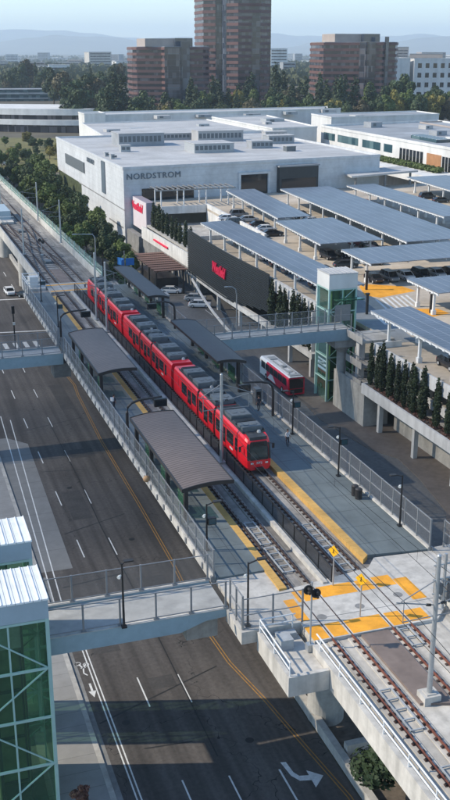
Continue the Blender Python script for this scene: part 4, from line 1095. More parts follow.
    for (ya, yb, h, wd, mt) in ((1.9, 3.4, .42, .75, 'equip'), (3.7, 4.6, .3, .8, 'darkroof'), (5.0, 7.0, .5, .78, 'equip'), (7.3, 8.6, .35, .7, 'darkroof'), (10.0, 11.8, .45, .76, 'equip'), (13.2, 14.5, .3, .74, 'equip'), (15.8, 17.8, .5, .78, 'equip'), (18.2, 19.4, .35, .74, 'darkroof'), (19.8, 21.4, .45, .76, 'equip'), (21.7, 22.6, .28, .7, 'darkroof')):
        b = MB(); b.box(-w * wd, w * wd, ya, yb, 3.43, 3.43 + h); b.box(-w * wd + .08, w * wd - .08, ya + .08, yb - .08, 3.43 + h, 3.46 + h)
        if mt == 'equip':
            for k in (-.4, .4): b.tube([(k, (ya + yb) / 2, 3.46 + h), (k, (ya + yb) / 2, 3.5 + h)], .28, 12)
        else:
            for k in range(5): b.beam((-w * wd + .1, ya + .15 + k * (yb - ya - .3) / 4, 3.47 + h), (w * wd - .1, ya + .15 + k * (yb - ya - .3) / 4, 3.47 + h), .06)
        b.build('roof_unit', mt, t)
    for x, y in ((.5, 1.55), (-.5, 9.0), (.4, 15.6)):
        b = MB(); b.tube([(x, y, 3.4), (x, y, 3.62)], [.22, .14], 10); b.build('roof_dome', 'equip_lt', t)
    b = MB(); z = 3.45
    for x in (-.45, .45):
        b.tube([(x, 12.1, z + .2), (x, 13.0, z + .95)], .04, 6); b.tube([(x, 13.0, z + .95), (x * .8, 12.2, z + 1.75)], .03, 6)
    b.beam((-.8, 12.2, z + 1.8), (.8, 12.2, z + 1.8), .07, .05); b.box(-.6, .6, 11.95, 13.1, z, z + .18)
    b.build('pantograph', 'equip', t)
    # ends
    for on, y, d in ((front, 0, 1), (rear, L, -1)):
        if not on: continue
        # raked dark mask with windscreen, following the nose rings
        def fx(z): return y - d * .012 + d * .16 * max(0, z - 1.3)
        b = MB()
        zs = (1.28, 1.6, 2.2, 2.8, 3.0)
        hw = [w * .70 * .98 * .99 - .02, w * .69, w * .69, w * .66, w * .60]
        for i in range(4):
            b.quad((-hw[i], fx(zs[i]), zs[i]), (hw[i], fx(zs[i]), zs[i]), (hw[i + 1], fx(zs[i + 1]), zs[i + 1]), (-hw[i + 1], fx(zs[i + 1]), zs[i + 1]))
        for s in (-1, 1):
            zz = (1.3, 2.0, 2.6, 2.83)
            for i in range(3):
                kx = lambda z, k: s * (w * k * (1.0 if z < 2.1 else (.99 if z < 2.7 else .93)) + .012)
                q = [(kx(zz[i], .70), y + d * (.16 * (zz[i] - 1.3)) - d * .012, zz[i]), (kx(zz[i], .86), y + d * (.12 + .16 * (zz[i] - 1.3)) - d * .012, zz[i]), (kx(zz[i + 1], .86), y + d * (.12 + .16 * (zz[i + 1] - 1.3)) - d * .012, zz[i + 1]), (kx(zz[i + 1], .70), y + d * (.16 * (zz[i + 1] - 1.3)) - d * .012, zz[i + 1])]
                b.quad(*q)
        ws = b.build('windscreen_mask', 'black', t)
        b = MB(); b.quad((-.82, fx(1.5) - d * .01, 1.5), (.82, fx(1.5) - d * .01, 1.5), (.78, fx(2.5) - d * .01, 2.5), (-.78, fx(2.5) - d * .01, 2.5)); b.build('windscreen', 'windshield', ws)
        b = MB(); b.quad((-.5, fx(2.62) - d * .012, 2.62), (.5, fx(2.62) - d * .012, 2.62), (.5, fx(2.9) - d * .012, 2.9), (-.5, fx(2.9) - d * .012, 2.9)); b.build('destination_sign', 'glass_dark', ws)
        b = MB(); b.beam((.1, fx(1.45) - d * .03, 1.45), (-.45, fx(2.2) - d * .03, 2.2), .03); b.build('wiper', 'black', ws)
        for s in (-1, 1):
            b = MB(); b.box(min(s * .58, s * .84), max(s * .58, s * .84), y - .03 if d > 0 else y - .01, y + .01 if d > 0 else y + .03, .92, 1.06); b.build('headlight', 'lamp_w', t)
            b = MB(); b.box(min(s * .66, s * .84), max(s * .66, s * .84), y - .03 if d > 0 else y - .01, y + .01 if d > 0 else y + .03, 1.09, 1.18); b.build('tail_light', 'lamp_r', t)
            b = MB(); b.beam((s * w * .95, y + d * .9, 2.5), (s * (w + .32), y + d * .75, 2.45), .05); b.box(min(s * (w + .22), s * (w + .42)), max(s * (w + .22), s * (w + .42)), y + d * .75 - .06, y + d * .75 + .06, 2.0, 2.5); b.build('mirror', 'black', t)
        b = MB(); b.box(-.35, .35, min(y - d * .35, y + d * .1), max(y - d * .35, y + d * .1), .34, .6); b.build('coupler_cover', 'black', t)
        if d > 0: text_mesh('emblem_letters', 'MTS', .30, .004, 'shirt_w', basis((0, y - .02, .99), (1, 0, 0), (0, 0, 1)), t, bold=.006)
        b = MB(); b.box(-w * .62, w * .62, min(y + d * .36, y + d * 1.6), max(y + d * .36, y + d * 1.6), 2.98, 3.42) ; b.build('cab_roof', 'darkroof', t)
    for y in (3.2, 12.3, 21.4):
        b = MB()
        for yy in (-.9, .9):
            for s in (-1, 1): b.tube([(s * .66, y + yy, .33), (s * .79, y + yy, .33)], .33, 16)
            b.tube([(-.66, y + yy, .33), (.66, y + yy, .33)], .08, 8)
        b.box(-1.0, 1.0, y - 1.3, y + 1.3, .24, .5)
        b.build('bogie', 'bronze', t)
    return t
tc = 82.4
tram_car('front red tram car with dark windscreen facing the crossing', 30.83, tc, 12.02, True, False)
tram_car('middle red tram car of the train, coupled between the other two', 30.83, tc + 25.0, 12.02, False, False)
tram_car('rear red tram car of the train beside the farthest masts', 30.83, tc + 50.0, 12.02, False, True)
for k in (25, 50):
    b = MB(); b.box(30.2, 31.4, tc + k - .75, tc + k + .4, 12.4, 12.9); b.box(30.0, 31.6, tc + k - .4, tc + k + .1, 12.9, 15.0)
    tag(b.build('tram_coupling', 'black'), 'dark coupling between the %s tram cars' % ('front and middle' if k == 25 else 'middle and rear'), 'coupling')

# ================================================================ the bus
bs = thing('bus', 'red and white city bus with white roof waiting in the bus yard below the platform', 'bus', (56.2, 134.8, 0.02))
def bx(x0, x1, y0, y1, z0, z1): 
    q = MB(); q.box(x0, x1, y0, y1, z0, z1); return q
b = MB(); pr = [(-1.28, .35), (-1.3, 1.0), (-1.3, 2.75), (-1.15, 2.98), (1.15, 2.98), (1.3, 2.75), (1.3, 1.0), (1.28, .35)]
b.slab_y(list(reversed(pr)), 0.05, 9.2); b.build('body', 'busred', bs)
b = MB(); b.slab_y(list(reversed(pr)), 9.2, 12.2); b.build('front_body', 'cwhite', bs)
b = MB(); b.slab_y([(-1.18, 2.985), (1.18, 2.985), (1.0, 3.08), (-1.0, 3.08)], 0.05, 12.2); rf = b.build('roof', 'cwhite', bs)
b = MB()
for x in (-.5, .5): b.box(x - .1, x + .1, 1.6, 8.6, 3.08, 3.26)
b.box(-.35, .35, 5.0, 5.8, 3.26, 3.34); b.box(-.3, .3, 2.4, 3.1, 3.08, 3.2); b.box(-.9, .9, .5, 1.4, 3.08, 3.22); b.box(-.6, .6, 9.4, 10.8, 3.08, 3.26); b.build('roof_fairing', 'equip_lt', rf)
for s in (-1, 1):
    for y in (.9, 2.7, 4.5, 6.3, 8.1, 9.9):
        b = MB(); b.box(min(s * 1.295, s * 1.312), max(s * 1.295, s * 1.312), y, y + 1.65, 1.55, 2.65); b.build('window', 'glass_dark', bs)
    for y in (2.6, 9.4):
        b = MB(); b.tube([(s * 1.05, y, .5), (s * 1.33, y, .5)], .5, 18); wh = b.build('wheel', 'tyre', bs)
        b = MB(); b.tube([(s * 1.32, y, .5), (s * 1.35, y, .5)], .26, 14); b.build('rim', 'csilver', wh)
    b = MB(); b.quad((s * 1.314, 5.2, .5), (s * 1.314, 8.8, .5), (s * 1.314, 7.6, 1.45), (s * 1.314, 6.6, 1.45)); b.build('side_stripe', 'cwhite', bs)
b = MB(); b.box(-1.1, 1.1, .02, .049, 1.3, 2.8); b.build('rear_window', 'glass_dark', bs)
b = MB(); b.box(-1.0, 1.0, .02, .049, .55, 1.2); b.build('engine_grille', 'black', bs)
b = MB(); b.box(-1.15, 1.15, 12.2, 12.23, 1.1, 2.75); b.build('windscreen', 'glass_dark', bs)
for s in (-1, 1):
    b = MB(); b.box(min(s * 1.05, s * 1.2), max(s * 1.05, s * 1.2), .0, .049, .9, 1.25); b.build('tail_light', 'lamp_r', bs)
    b = MB(); b.box(min(s * .85, s * 1.15), max(s * .85, s * 1.15), 12.2, 12.24, .7, .9); b.build('headlight', 'lamp_w', bs)

# ================================================================ cars
def make_car(name, label, paint, van=False):
    t = thing(name, label, 'car')
    L, w = 4.6, .9
    st = [(-2.3, .62, .42, .72), (-2.2, .80, .28, .85), (-1.5, .9, .22, .92), (0, .92, .2, .95), (1.4, .9, .22, .98), (2.15, .82, .26, .9), (2.3, .66, .40, .72)]
    b = MB(); k = 6
    for y, hw, zb, zt in st: b.v += [(-hw * .9, y, zb), (-hw, y, (zb + zt) / 2), (-hw * .93, y, zt), (hw * .93, y, zt), (hw, y, (zb + zt) / 2), (hw * .9, y, zb)]
    for i in range(len(st) - 1):
        for j in range(k): b.f.append((i * k + j, i * k + (j + 1) % k, (i + 1) * k + (j + 1) % k, (i + 1) * k + j)); b.m.append(0)
    b.f += [tuple(range(k)), tuple(range(len(b.v) - 1, len(b.v) - 1 - k, -1))]; b.m += [0, 0]
    b.build('body', paint, t, smooth=False)
    zt = 1.72 if van else 1.45
    cab = [(-1.45 if not van else -1.5, .84, .92), (-.62 if not van else -.85, .70, zt - .03), (1.15 if not van else 1.7, .70, zt), (2.0 if not van else 2.2, .82, .95)]
    b = MB()
    for y, hw, z in cab: b.v += [(-hw, y, z), (hw, y, z)]
    for y, hw, z in cab[1:3]: b.v += [(-.84, y, .93), (.84, y, .93)]
    b.f = [(0, 1, 3, 2), (4, 5, 7, 6), (0, 2, 8), (2, 4, 10, 8), (4, 6, 10), (1, 9, 3), (3, 9, 11, 5), (5, 11, 7)]; b.m = [0] * 8
    b.build('windows', 'glass_dark', t)
    b = MB(); (y0, h0, z0), (y1, h1, z1) = cab[1], cab[2]
    b.box(-h0 - .01, h0 + .01, y0 - .02, y1 + .02, zt - .04, zt + .02)
    for s in (-1, 1):
        b.beam((s * .85, cab[0][0], .93), (s * .71, y0, zt - .02), .06); b.beam((s * .83, cab[3][0], .95), (s * .71, y1, zt - .02), .07); b.beam((s * .86, .2, .93), (s * .71, .25, zt - .02), .07)
    b.build('roof', paint, t)
    for y in (-1.4, 1.4):
        for s in (-1, 1):
            b = MB(); b.tube([(s * .70, y, .33), (s * .93, y, .33)], .33, 14); wh = b.build('wheel', 'tyre', t)
            b = MB(); b.tube([(s * .925, y, .33), (s * .945, y, .33)], .2, 10); b.build('rim', 'csilver', wh)
    for s in (-1, 1):
        b = MB(); b.box(min(s * .45, s * .72), max(s * .45, s * .72), -2.29, -2.22, .6, .74); b.build('headlight', 'lamp_w', t)
        b = MB(); b.box(min(s * .48, s * .74), max(s * .48, s * .74), 2.2, 2.29, .66, .82); b.build('tail_light', 'lamp_r', t)
    return t
cars = {p: make_car('parked_car', p, m, v) for p, m, v in (('white', 'cwhite', False), ('black', 'cdark', False), ('grey', 'cgrey', True), ('silver', 'csilver', False), ('maroon', 'cmaroon', True), ('suv', 'cdark', True))}
place(cars['white'], (24.4, 217.5, 0), R(4), 'white car waiting on the road at the far left junction', group='cars on the road')
place(cars['black'], (27.6, 213.5, 0), R(60), 'dark car crossing behind the white car at the far left', group='cars on the road')
place(cars['white'], (59.2, 193.5, .04), R(68), 'white car parked on the ground nearest the black slatted wall', group='cars parked below the garage')
place(cars['silver'], (60.0, 199.2, .04), R(68), 'silver car parked on the ground between two white cars', group='cars parked below the garage')
place(cars['white'], (57.2, 207.5, .04), R(68), 'white car parked on the ground beside the grey box', group='cars parked below the garage')
b = MB(); b.box(51.5, 53.8, 196.6, 199.2, 0, 2.1); b.box(51.4, 53.9, 196.5, 199.3, 2.1, 2.25)
tag(b.build('utility_box', 'equip_lt'), 'pale grey utility box standing in front of the parked white cars', 'utility box')
for i, (x, y, r_, p) in enumerate(((44, 462, 20, 'white'), (50, 470, 15, 'silver'), (56, 478, 20, 'black'), (40, 452, 70, 'white'))):
    place(cars[p], (x, y, .07), R(r_), '%s small far car from the right near the lawn at the far left' % ORD[i], group='far cars by the lawn')
pc_ = [  # cars on the top deck: x, y, rotation, paint, label
 (70.3, 198, 90, 'black', 'black car at the far end under the long front solar canopy'), (69.9, 186, 88, 'white', 'white car under the long front solar canopy'), (69.6, 181, 90, 'silver', 'silver car beside a white one under the front solar canopy'),
 (74.2, 166.5, 88, 'black', 'black car parked at the near corner of the wide middle canopy'), (86, 171, 85, 'silver', 'silver car under the near edge of the wide middle canopy'), (80, 170, 85, 'black', 'black car under the wide middle canopy'),
 (66.0, 108.5, 0, 'black', 'black car under the nearest solar canopy behind the parapet'),
 (79.5, 206, 86, 'black', 'black car at the near end of the narrow far canopy'), (80.3, 212, 86, 'white', 'white car under the narrow far canopy'), (80.9, 218, 86, 'black', 'second black car under the narrow far canopy'), (81.2, 226, 86, 'silver', 'silver car under the narrow far canopy'), (81.6, 234, 86, 'grey', 'grey van under the narrow far canopy'), (77.0, 229, 86, 'white', 'white car out in the open left of the narrow far canopy'), (76.6, 222, 86, 'suv', 'black van out in the open left of the narrow far canopy'),
 (91.6, 178, 86, 'black', 'black car at the near end of the long central canopy'), (91.9, 184, 86, 'suv', 'black van near the near end of the long central canopy'), (92.3, 190, 86, 'maroon', 'maroon van under the long central canopy'), (92.8, 197, 86, 'black', 'black car mid way under the long central canopy'), (93.3, 204, 86, 'grey', 'grey van mid way under the long central canopy'), (93.7, 211, 86, 'black', 'third black car under the long central canopy'), (94.2, 219, 86, 'silver', 'silver car under the long central canopy'), (94.7, 227, 86, 'suv', 'dark van towards the far end of the long central canopy'), (95.2, 236, 86, 'white', 'white car at the far end of the long central canopy'),
 (115.5, 205, 86, 'black', 'black car under the near end of the right canopy'), (116.0, 213, 86, 'suv', 'black van under the right canopy'), (116.5, 221, 86, 'grey', 'grey van under the right canopy'), (117.0, 230, 86, 'black', 'black car mid way under the right canopy'), (117.6, 240, 86, 'maroon', 'maroon van at the far end of the right canopy'),
 (139.6, 240, 86, 'black', 'black car under the farthest right canopy'), (140, 248, 86, 'suv', 'black van under the farthest right canopy')]
nth = ['nearest', 'second', 'third', 'fourth', 'fifth', 'sixth']
for k in range(6): pc_.append((79.5 + k * 3.1, 157.5 + k * .12, 2, ['black', 'grey', 'white', 'suv', 'silver', 'black'][k], '%s car from the left under the wide canopy above the orange paving' % nth[k]))
for k in range(5): pc_.append((80.5 + k * 3.2, 179 + k * .2, 4, ['suv', 'black', 'silver', 'maroon', 'black'][k], '%s car from the left in the row under the wide middle canopy' % nth[k]))
for k in range(5): pc_.append((69.3, 150 + k * 6.2, 90, ['silver', 'black', 'white', 'grey', 'black'][k], '%s car along the front solar canopy by the lift tower' % nth[k]))
for x, y, rz, p, lab in pc_: place(cars[p], (x, y, 11.22), R(rz), lab, group='cars on the garage roof')

# ================================================================ people
def person(label, loc, rz, top, legs, hairc='hair', bag=None):
    J = {}; V = []; Ed = []; Rr = []
    def add(p, r, par=None):
        V.append(p); Rr.append(r)
        if par is not None: Ed.append((par, len(V) - 1))
        return len(V) - 1
    pel = add((0, 0, .95), .135); wa = add((0, 0, 1.1), .125, pel); ch = add((0, .01, 1.32), .15, wa); nk = add((0, 0, 1.48), .06, ch)
    hd0 = add((0, -.015, 1.57), .075, nk); hd = add((0, -.02, 1.66), .098, hd0); add((0, -.01, 1.74), .07, hd); add((0, -.115, 1.63), .018, hd)
    for s in (-1, 1):
        hp = add((s * .1, 0, .9), .095, pel); kn = add((s * .11, -.04 * s, .5), .062, hp); an = add((s * .11, .06 * s, .09), .042, kn); add((s * .12, .06 * s - .15, .04), .035, an)
        sh = add((s * .19, 0, 1.41), .06, ch); el = add((s * .25, .03, 1.13), .044, sh); wr = add((s * .25, -.05 - .03 * s, .90), .03, el)
        pm = add((s * .25, -.07, .83), .032, wr)
        for k in range(4): f1 = add((s * (.25 - .0), -.10 + .02 * k, .77), .009, pm); add((s * .24, -.105 + .02 * k, .73 - .008 * (k in (1, 2))), .008, f1)
        add((s * .225, -.105, .80), .009, pm)
    me = bpy.data.meshes.new('person'); me.from_pydata(V, Ed, []); me.update()
    o = bpy.data.objects.new('person', me); COL.objects.link(o)
    sk = o.modifiers.new('skin', 'SKIN')
    for i, sv in enumerate(me.skin_vertices[0].data):
        sv.radius = (Rr[i], Rr[i]); sv.use_root = (i == 0)
    su = o.modifiers.new('sub', 'SUBSURF'); su.levels = 1; su.render_levels = 1
    bpy.context.view_layer.update()
    nm = bpy.data.meshes.new_from_object(o.evaluated_get(bpy.context.evaluated_depsgraph_get()))
    o.modifiers.clear(); o.data = nm; bpy.data.meshes.remove(me)
    for k in ('skin', top, legs, 'bronze'): nm.materials.append(M[k])
    for p in nm.polygons:
        z = p.center.z; x = abs(p.center.x)
        p.material_index = 3 if z < .1 and x < .2 else (2 if z < .98 and x < .19 else (0 if z > 1.47 or (x > .2 and z < 1.1) else 1)); p.use_smooth = True
    o.location = loc; o.rotation_euler = (0, 0, rz); tag(o, label, 'person')
    b = MB(); 
    for i in range(7):
        for j in range(10):
            def pt(i, j): a = math.pi * .62 * i / 7; c = 2 * math.pi * j / 10; return (.112 * math.sin(a) * math.cos(c), .0 + .12 * math.sin(a) * math.sin(c) + .015, 1.665 + .12 * math.cos(a))
            b.quad(pt(i, j), pt(i, j + 1), pt(i + 1, j + 1), pt(i + 1, j))
    b.v = [(x, y + (.03 if y < -.02 and z < 1.7 else 0), z) for x, y, z in b.v]
    b.build('hair', hairc, o, smooth=True)
    b = MB()
    for s in (-1, 1): b.box(s * .035 - .012, s * .035 + .012, -.118, -.108, 1.655, 1.672)
    b.build('eyes', 'black', o); b = MB(); b.box(-.025, .025, -.112, -.104, 1.585, 1.594); b.build('mouth', 'lamp_r', o)
    if bag:
        b = MB(); b.box(-.2, .2, .13, .32, 1.08, 1.46); b.build('backpack', bag, o)
    return o
person('person in white shirt and dark trousers walking on the far platform beside the train', (35.7, 87.6, 12.15), R(15), 'shirt_w', 'pants_d')
person('person in dark clothes with a white bag standing behind the road side fence', (21.9, 103.5, 12.15), R(120), 'pants_d', 'pants_d', bag='shirt_w')
person('person in dark clothes waiting under the arched display on the far platform', (36.6, 98.2, 12.15), R(200), 'pants_d', 'pants_d')
person('person in a maroon top standing on the garage footpath near the lift tower', (62.5, 139, 0.15), R(250), 'signred', 'pants_d')
bg_ = thing('round_bag', 'round tan bag hung on the road side fence beside the near canopy', 'bag', (20.4, 83.5, 12.2))
b = MB(); b.tube([(20.4, 83.5, 12.1), (20.4, 83.5, 12.2), (20.4, 83.5, 12.42), (20.4, 83.5, 12.6), (20.4, 83.5, 12.68)], [.12, .27, .34, .25, .08], 14); part(bg_, 'pouch', b, 'tan', smooth=True)
b = MB(); b.tube([(20.4, 83.35, 12.6), (20.5, 83.5, 12.95), (20.4, 83.65, 12.6)], .02, 6); part(bg_, 'strap', b, 'bronze')
# ================================================================ parking garage
ga = thing('parking_garage', 'white concrete parking garage with a roof deck under solar canopies', 'garage', (90, 150, 0))
DK = 11.2
b = MB(); b.prism([(61.0, 70), (205, 70), (205, 282), (141, 277), (66.6, 267.3), (66.6, 250), (78.5, 250), (76.5, 206), (63.2, 206), (63.2, 141), (65, 141), (65, 121), (61.0, 121)], DK - .55, DK); part(ga, 'roof_deck', b, 'deck_top')
b = MB(); b.box(63.4, 80, 205, 252, 6.9, 7.4); b.box(61.0, 130, 70, 121, 5.5, 6.0); b.box(65.1, 130, 121, 205, 5.5, 6.0); part(ga, 'middle_deck', b, 'conc')
b = MB(); b.box(60.75, 60.98, 70, 119.5, 10.3, 12.0); b.box(61.0, 64.9, 119.3, 119.5, 10.3, 12.0); part(ga, 'parapet', b, 'garage_white')
b = MB(); b.box(61.6, 61.85, 70, 119.5, 7.3, 8.5); part(ga, 'spandrel', b, 'garage_white')
b = MB(); b.box(59.3, 59.6, 70, 119.6, 5.1, 6.5); b.box(59.6, 61.0, 70, 119.6, 5.1, 5.5); b.box(59.6, 61.5, 119.4, 119.6, 5.1, 6.5); part(ga, 'planter', b, 'garage_white')
b = MB(); b.box(59.6, 61.3, 70, 119.4, 5.5, 6.3); part(ga, 'planter_soil', b, 'dirt')
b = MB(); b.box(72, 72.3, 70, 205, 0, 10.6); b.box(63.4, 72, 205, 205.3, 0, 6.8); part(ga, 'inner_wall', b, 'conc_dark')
b = MB(); b.box(59.8, 60.1, 119.6, 129.6, 0, 5.6); b.box(60.1, 63.5, 119.6, 119.9, 0, 5.1); b.box(63.4, 63.7, 70, 117.5, 0, 5.1); part(ga, 'stair_wall', b, 'conc')
for i, y in enumerate((77.5, 87.5, 97.7, 107.3, 117)):
    b = MB(); b.box(60.7, 61.3, y - .3, y + .3, 0, 5.1); b.box(60.3, 63.3, y - .25, y + .25, 4.6, 5.1); part(ga, 'column', b, 'garage_white')
    b = MB(); b.box(62.4, 62.9, y - .3, y + .3, 5.5, 10.7); part(ga, 'column', b, 'conc')
# stair landings beside the lift tower
b = MB()
for z, x1 in ((11.7, 65.0), (8.2, 64.8), (5.6, 64.6)):
    b.box(60.3, x1, 121.6, 126.6, z - .35, z); b.box(60.15, 60.3, 121.6, 126.6, z - .5, z + .45)
b.beam((64.2, 125, 11.4), (62.0, 121.2, 8.2), .9, .3); b.beam((64.2, 125, 8.0), (62.0, 121.2, 5.6), .9, .3)
st = part(ga, 'stair_landing', b, 'conc')
b = MB(); b.box(61.0, 61.9, 124.2, 125.2, 0, 11.4); part(ga, 'stair_column', b, 'garage_white')
b = MB()
for z in (11.7, 8.2, 5.6):
    b.beam((60.2, 121.6, z + 1.1), (60.2, 126.6, z + 1.1), .06); b.beam((60.2, 121.6, z + 1.1), (65, 121.6, z + 1.1), .06)
    for k in range(5): b.box(60.17, 60.23, 121.6 + k * 1.25 - .03, 121.6 + k * 1.25 + .03, z, z + 1.1)
part(ga, 'stair_railing', b, 'steel_grey')
# white face and band near the pergola, slab edge and columns under the slatted wall
b = MB(); b.prism([(62.6, 206), (63.0, 206), (62.4, 252), (62.0, 252)], 4.2, 7.2); part(ga, 'white_band', b, 'garage_white')
b = MB(); b.prism([(61.96, 228), (62.5, 228), (62.35, 240), (61.86, 240)], 5.6, 5.95); part(ga, 'red_stripe', b, 'signred')
b = MB()
def arc(t): return (62.0 - 0.5 * math.sin(math.pi * t), 211 - 49 * t)
pts = [arc(i / 14) for i in range(15)]
for (xa, ya), (xb, yb) in zip(pts, pts[1:]): b.beam((xa + .45, ya, 3.55), (xb + .45, yb, 3.55), .8, .9)
part(ga, 'slab_edge', b, 'garage_white')
b = MB()
rp = [(61.0, 205, 3.4), (59.6, 197, 3.5), (58.2, 188, 3.2), (57.2, 178, 2.6), (56.8, 170, 1.9), (56.9, 164, 1.3)]
for p, q in zip(rp, rp[1:]): b.beam(p, q, .3, .4)
part(ga, 'ramp_edge', b, 'garage_white')
for y in (204, 190, 177, 165, 152, 143):
    b = MB(); b.box(61.8, 62.4, y - .3, y + .3, 0, 10.6 if y < 160 else 3.2); part(ga, 'column', b, 'garage_white')
b = MB(); b.box(62.6, 62.9, 141, 162, 4.6, 6.6); b.box(62.6, 62.9, 141, 162, 9.9, 11.9); b.box(62.9, 63.2, 141, 205, 10.65, 11.9); part(ga, 'parapet', b, 'garage_white')
b = MB(); b.box(66.6, 78.4, 249.7, 250, 10.2, 12.1); part(ga, 'parapet', b, 'garage_white')
b = MB(); b.prism([(76.5, 203), (77.0, 203), (79.0, 250), (78.5, 250)], 7.4, 12.3); part(ga, 'ramp_wall', b, 'garage_white')
b = MB(); b.box(63.2, 76.5, 205.6, 205.9, 11.2, 12.1); part(ga, 'parapet', b, 'garage_white')
b = MB(); b.box(61.5, 63.0, 253, 266, 0, 4.4); b.box(62.3, 63.3, 205, 252, 0, 4.2); part(ga, 'side_wall', b, 'conc_dark')
# markings on the deck
b = MB()
for k in range(6): b.prism([(68.0 + k * 1.15, 130.5 + k * .25), (68.5 + k * 1.15, 130.5 + k * .25), (69.4 + k * 1.15, 135.5 + k * .25), (68.9 + k * 1.15, 135.5 + k * .25)], DK, DK + .006)
for k in range(7): b.prism([(72.4 + k * 1.0, 138.6 + k * .2), (72.8 + k * 1.0, 138.6 + k * .2), (74.2 + k * 1.0, 145.4 + k * .2), (73.8 + k * 1.0, 145.4 + k * .2)], DK, DK + .006)
struct('deck_crossing_bars', b, 'white_paint')
b = MB(); b.prism([(73.5, 148.3), (75.2, 146.2), (83, 148.8), (82.5, 152.8), (76.8, 156.5), (75.4, 154.5)], DK, DK + .005); b.prism([(74.2, 131.5), (80.5, 133.5), (80.2, 136.6), (75.5, 138.3), (74.0, 136)], DK, DK + .005)
struct('deck_tactile_paving', b, 'orange')
b = MB(); b.prism([(64.9, 121), (68.2, 121), (72.5, 150), (77.2, 204), (69.5, 204), (65.2, 141)], DK, DK + .003); struct('deck_drive_lane', b, 'yard_blue')

# black slatted sign wall
bw = thing('sign_wall', 'huge curved black slatted wall carrying red script letters on the garage side', 'sign wall', (62, 187, 3.5))
nz = 23
for r_ in range(1):
    b = MB()
    for k in range(nz):
        for i in range(14):
            (xa, ya), (xb, yb) = arc(i / 14), arc((i + 1) / 14)
            za = 3.7 + max(0, (i / 14 - .55)) * 6.2; zb = 13.05 - .3 * (i / 14)
            z = za + (zb - za) * k / nz; h = (zb - za) / nz
            b.beam((xa, ya, z + h * .4), (xb, yb, z + h * .4), .16, h * .58)
    part(bw, 'slats', b, 'bill_plain')
b = MB()
for i in range(14):
    (xa, ya), (xb, yb) = arc(i / 14), arc((i + 1) / 14); za = 3.75 + max(0, (i / 14 - .55)) * 6.2
    b.quad((xa + .12, ya, za), (xb + .12, yb, za), (xb + .12, yb, 12.75), (xa + .12, ya, 12.75))
part(bw, 'backing', b, 'black')
sg = text_mesh('sign_letters', 'Westfield', 2.7, .12, 'signred', basis((61.25, 187.6, 8.5), (0, -1, -.02), (0, -.02, 1)), None, sx=.82, bold=.10, shear=.25, spacing=.92)
tag(sg, 'red script letters mounted on the black slatted wall', 'sign letters')
ps = thing('sign_tower', 'tall pale pink sign panel with red script lettering beside the store corner', 'sign', (64.2, 262, 0))
b = MB(); b.box(63.5, 65.6, 252.2, 271.5, 5.2, 12.8); part(ps, 'cabinet', b, 'mauve')
b = MB(); b.box(63.38, 63.498, 252.4, 271.3, 5.3, 12.7); part(ps, 'face_panel', b, 'pinkw')
text_mesh('sign_letters', 'Westfield', 2.9, .05, 'signred', basis((63.3, 262.4, 10.6), (0, -1, 0), (0, 0, 1)), ps, sx=1.15, bold=.09, shear=.25) .location -= Vector(ps.location)
b = MB(); b.box(64, 65.4, 254, 254.8, 0, 5.2); b.box(64, 65.4, 269, 269.8, 0, 5.2); part(ps, 'leg', b, 'conc_dark')

# solar canopies on the roof deck
def solar(label, x0, y0, w, l, rz, z=15.0, tilt=0.02, nx=2):
    s = thing('solar_canopy', label, 'solar canopy', (x0, y0, DK), R(rz), group='solar canopies on the garage roof')
    zz = z - DK
    b = MB(); n = len(b.v)
    for zt in (0, .12):
        b.v += [(0, 0, zz + zt), (w, 0, zz + zt + w * tilt), (w, l, zz + zt + w * tilt), (0, l, zz + zt)]
    b.f = [(3, 2, 1, 0), (4, 5, 6, 7), (0, 1, 5, 4), (1, 2, 6, 5), (2, 3, 7, 6), (3, 0, 4, 7)]; b.m = [0] * 6
    b.build('panels', 'solar', s)
    for x in [w * k / 4 for k in range(5)]:
        b = MB(); xx = min(max(x, .1), w - .1); b.beam((xx, .1, zz - .14 + x * tilt), (xx, l - .1, zz - .14 + x * tilt), .12, .22)
        if x == 0:
            k = 0
            while k * 1.6 < l: b.box(-.05, .14, k * 1.6, k * 1.6 + .5, zz - .3, zz - .05); k += 1
        b.build('purlin', 'white_steel', s)
    ny = max(2, round(l / 9))
    for i in range(ny):
        y = l * (i + .5) / ny
        b = MB(); b.beam((.2, y, zz - .4), (w - .2, y, zz - .4 + w * tilt), .22, .34); b.build('beam', 'white_steel', s)
        for x in ([w * .5] if nx == 1 else [.8, w - .8]):
            b = MB(); b.box(x - .17, x + .17, y - .17, y + .17, 0, zz - .5); b.box(x - .3, x + .3, y - .3, y + .3, 0, .7); b.build('column', 'white_steel', s)
    return s
solar('nearest solar canopy above the white parapet at the right edge of the garage', 62.6, 82, 6.1, 42.5, 0)
solar('long solar canopy running along the deck above the black slatted wall', 62.4, 139.5, 6.6, 65.5, -.5)
solar('solar canopy with black lamp posts beside the orange deck paving', 76.8, 131, 26, 10.5, -2)
solar('wide solar canopy right of the lift tower, above the orange paving', 77.2, 154.2, 28, 13.5, -3)
solar('wide middle solar canopy behind the ramp wall', 76.6, 174, 12.6, 28, -4)
solar('narrow far solar canopy close to the dark store entrance', 80.4, 205.5, 7.5, 47, -5)
solar('long central solar canopy across the garage roof', 92.8, 171, 13.4, 80, -4.2)
solar('solar canopy right of the long central one, behind the flat white entrance roof', 115.0, 196, 8, 56, -3)
solar('solar canopy in the right distance before the white mall wing', 138.0, 226, 12, 38, -6)
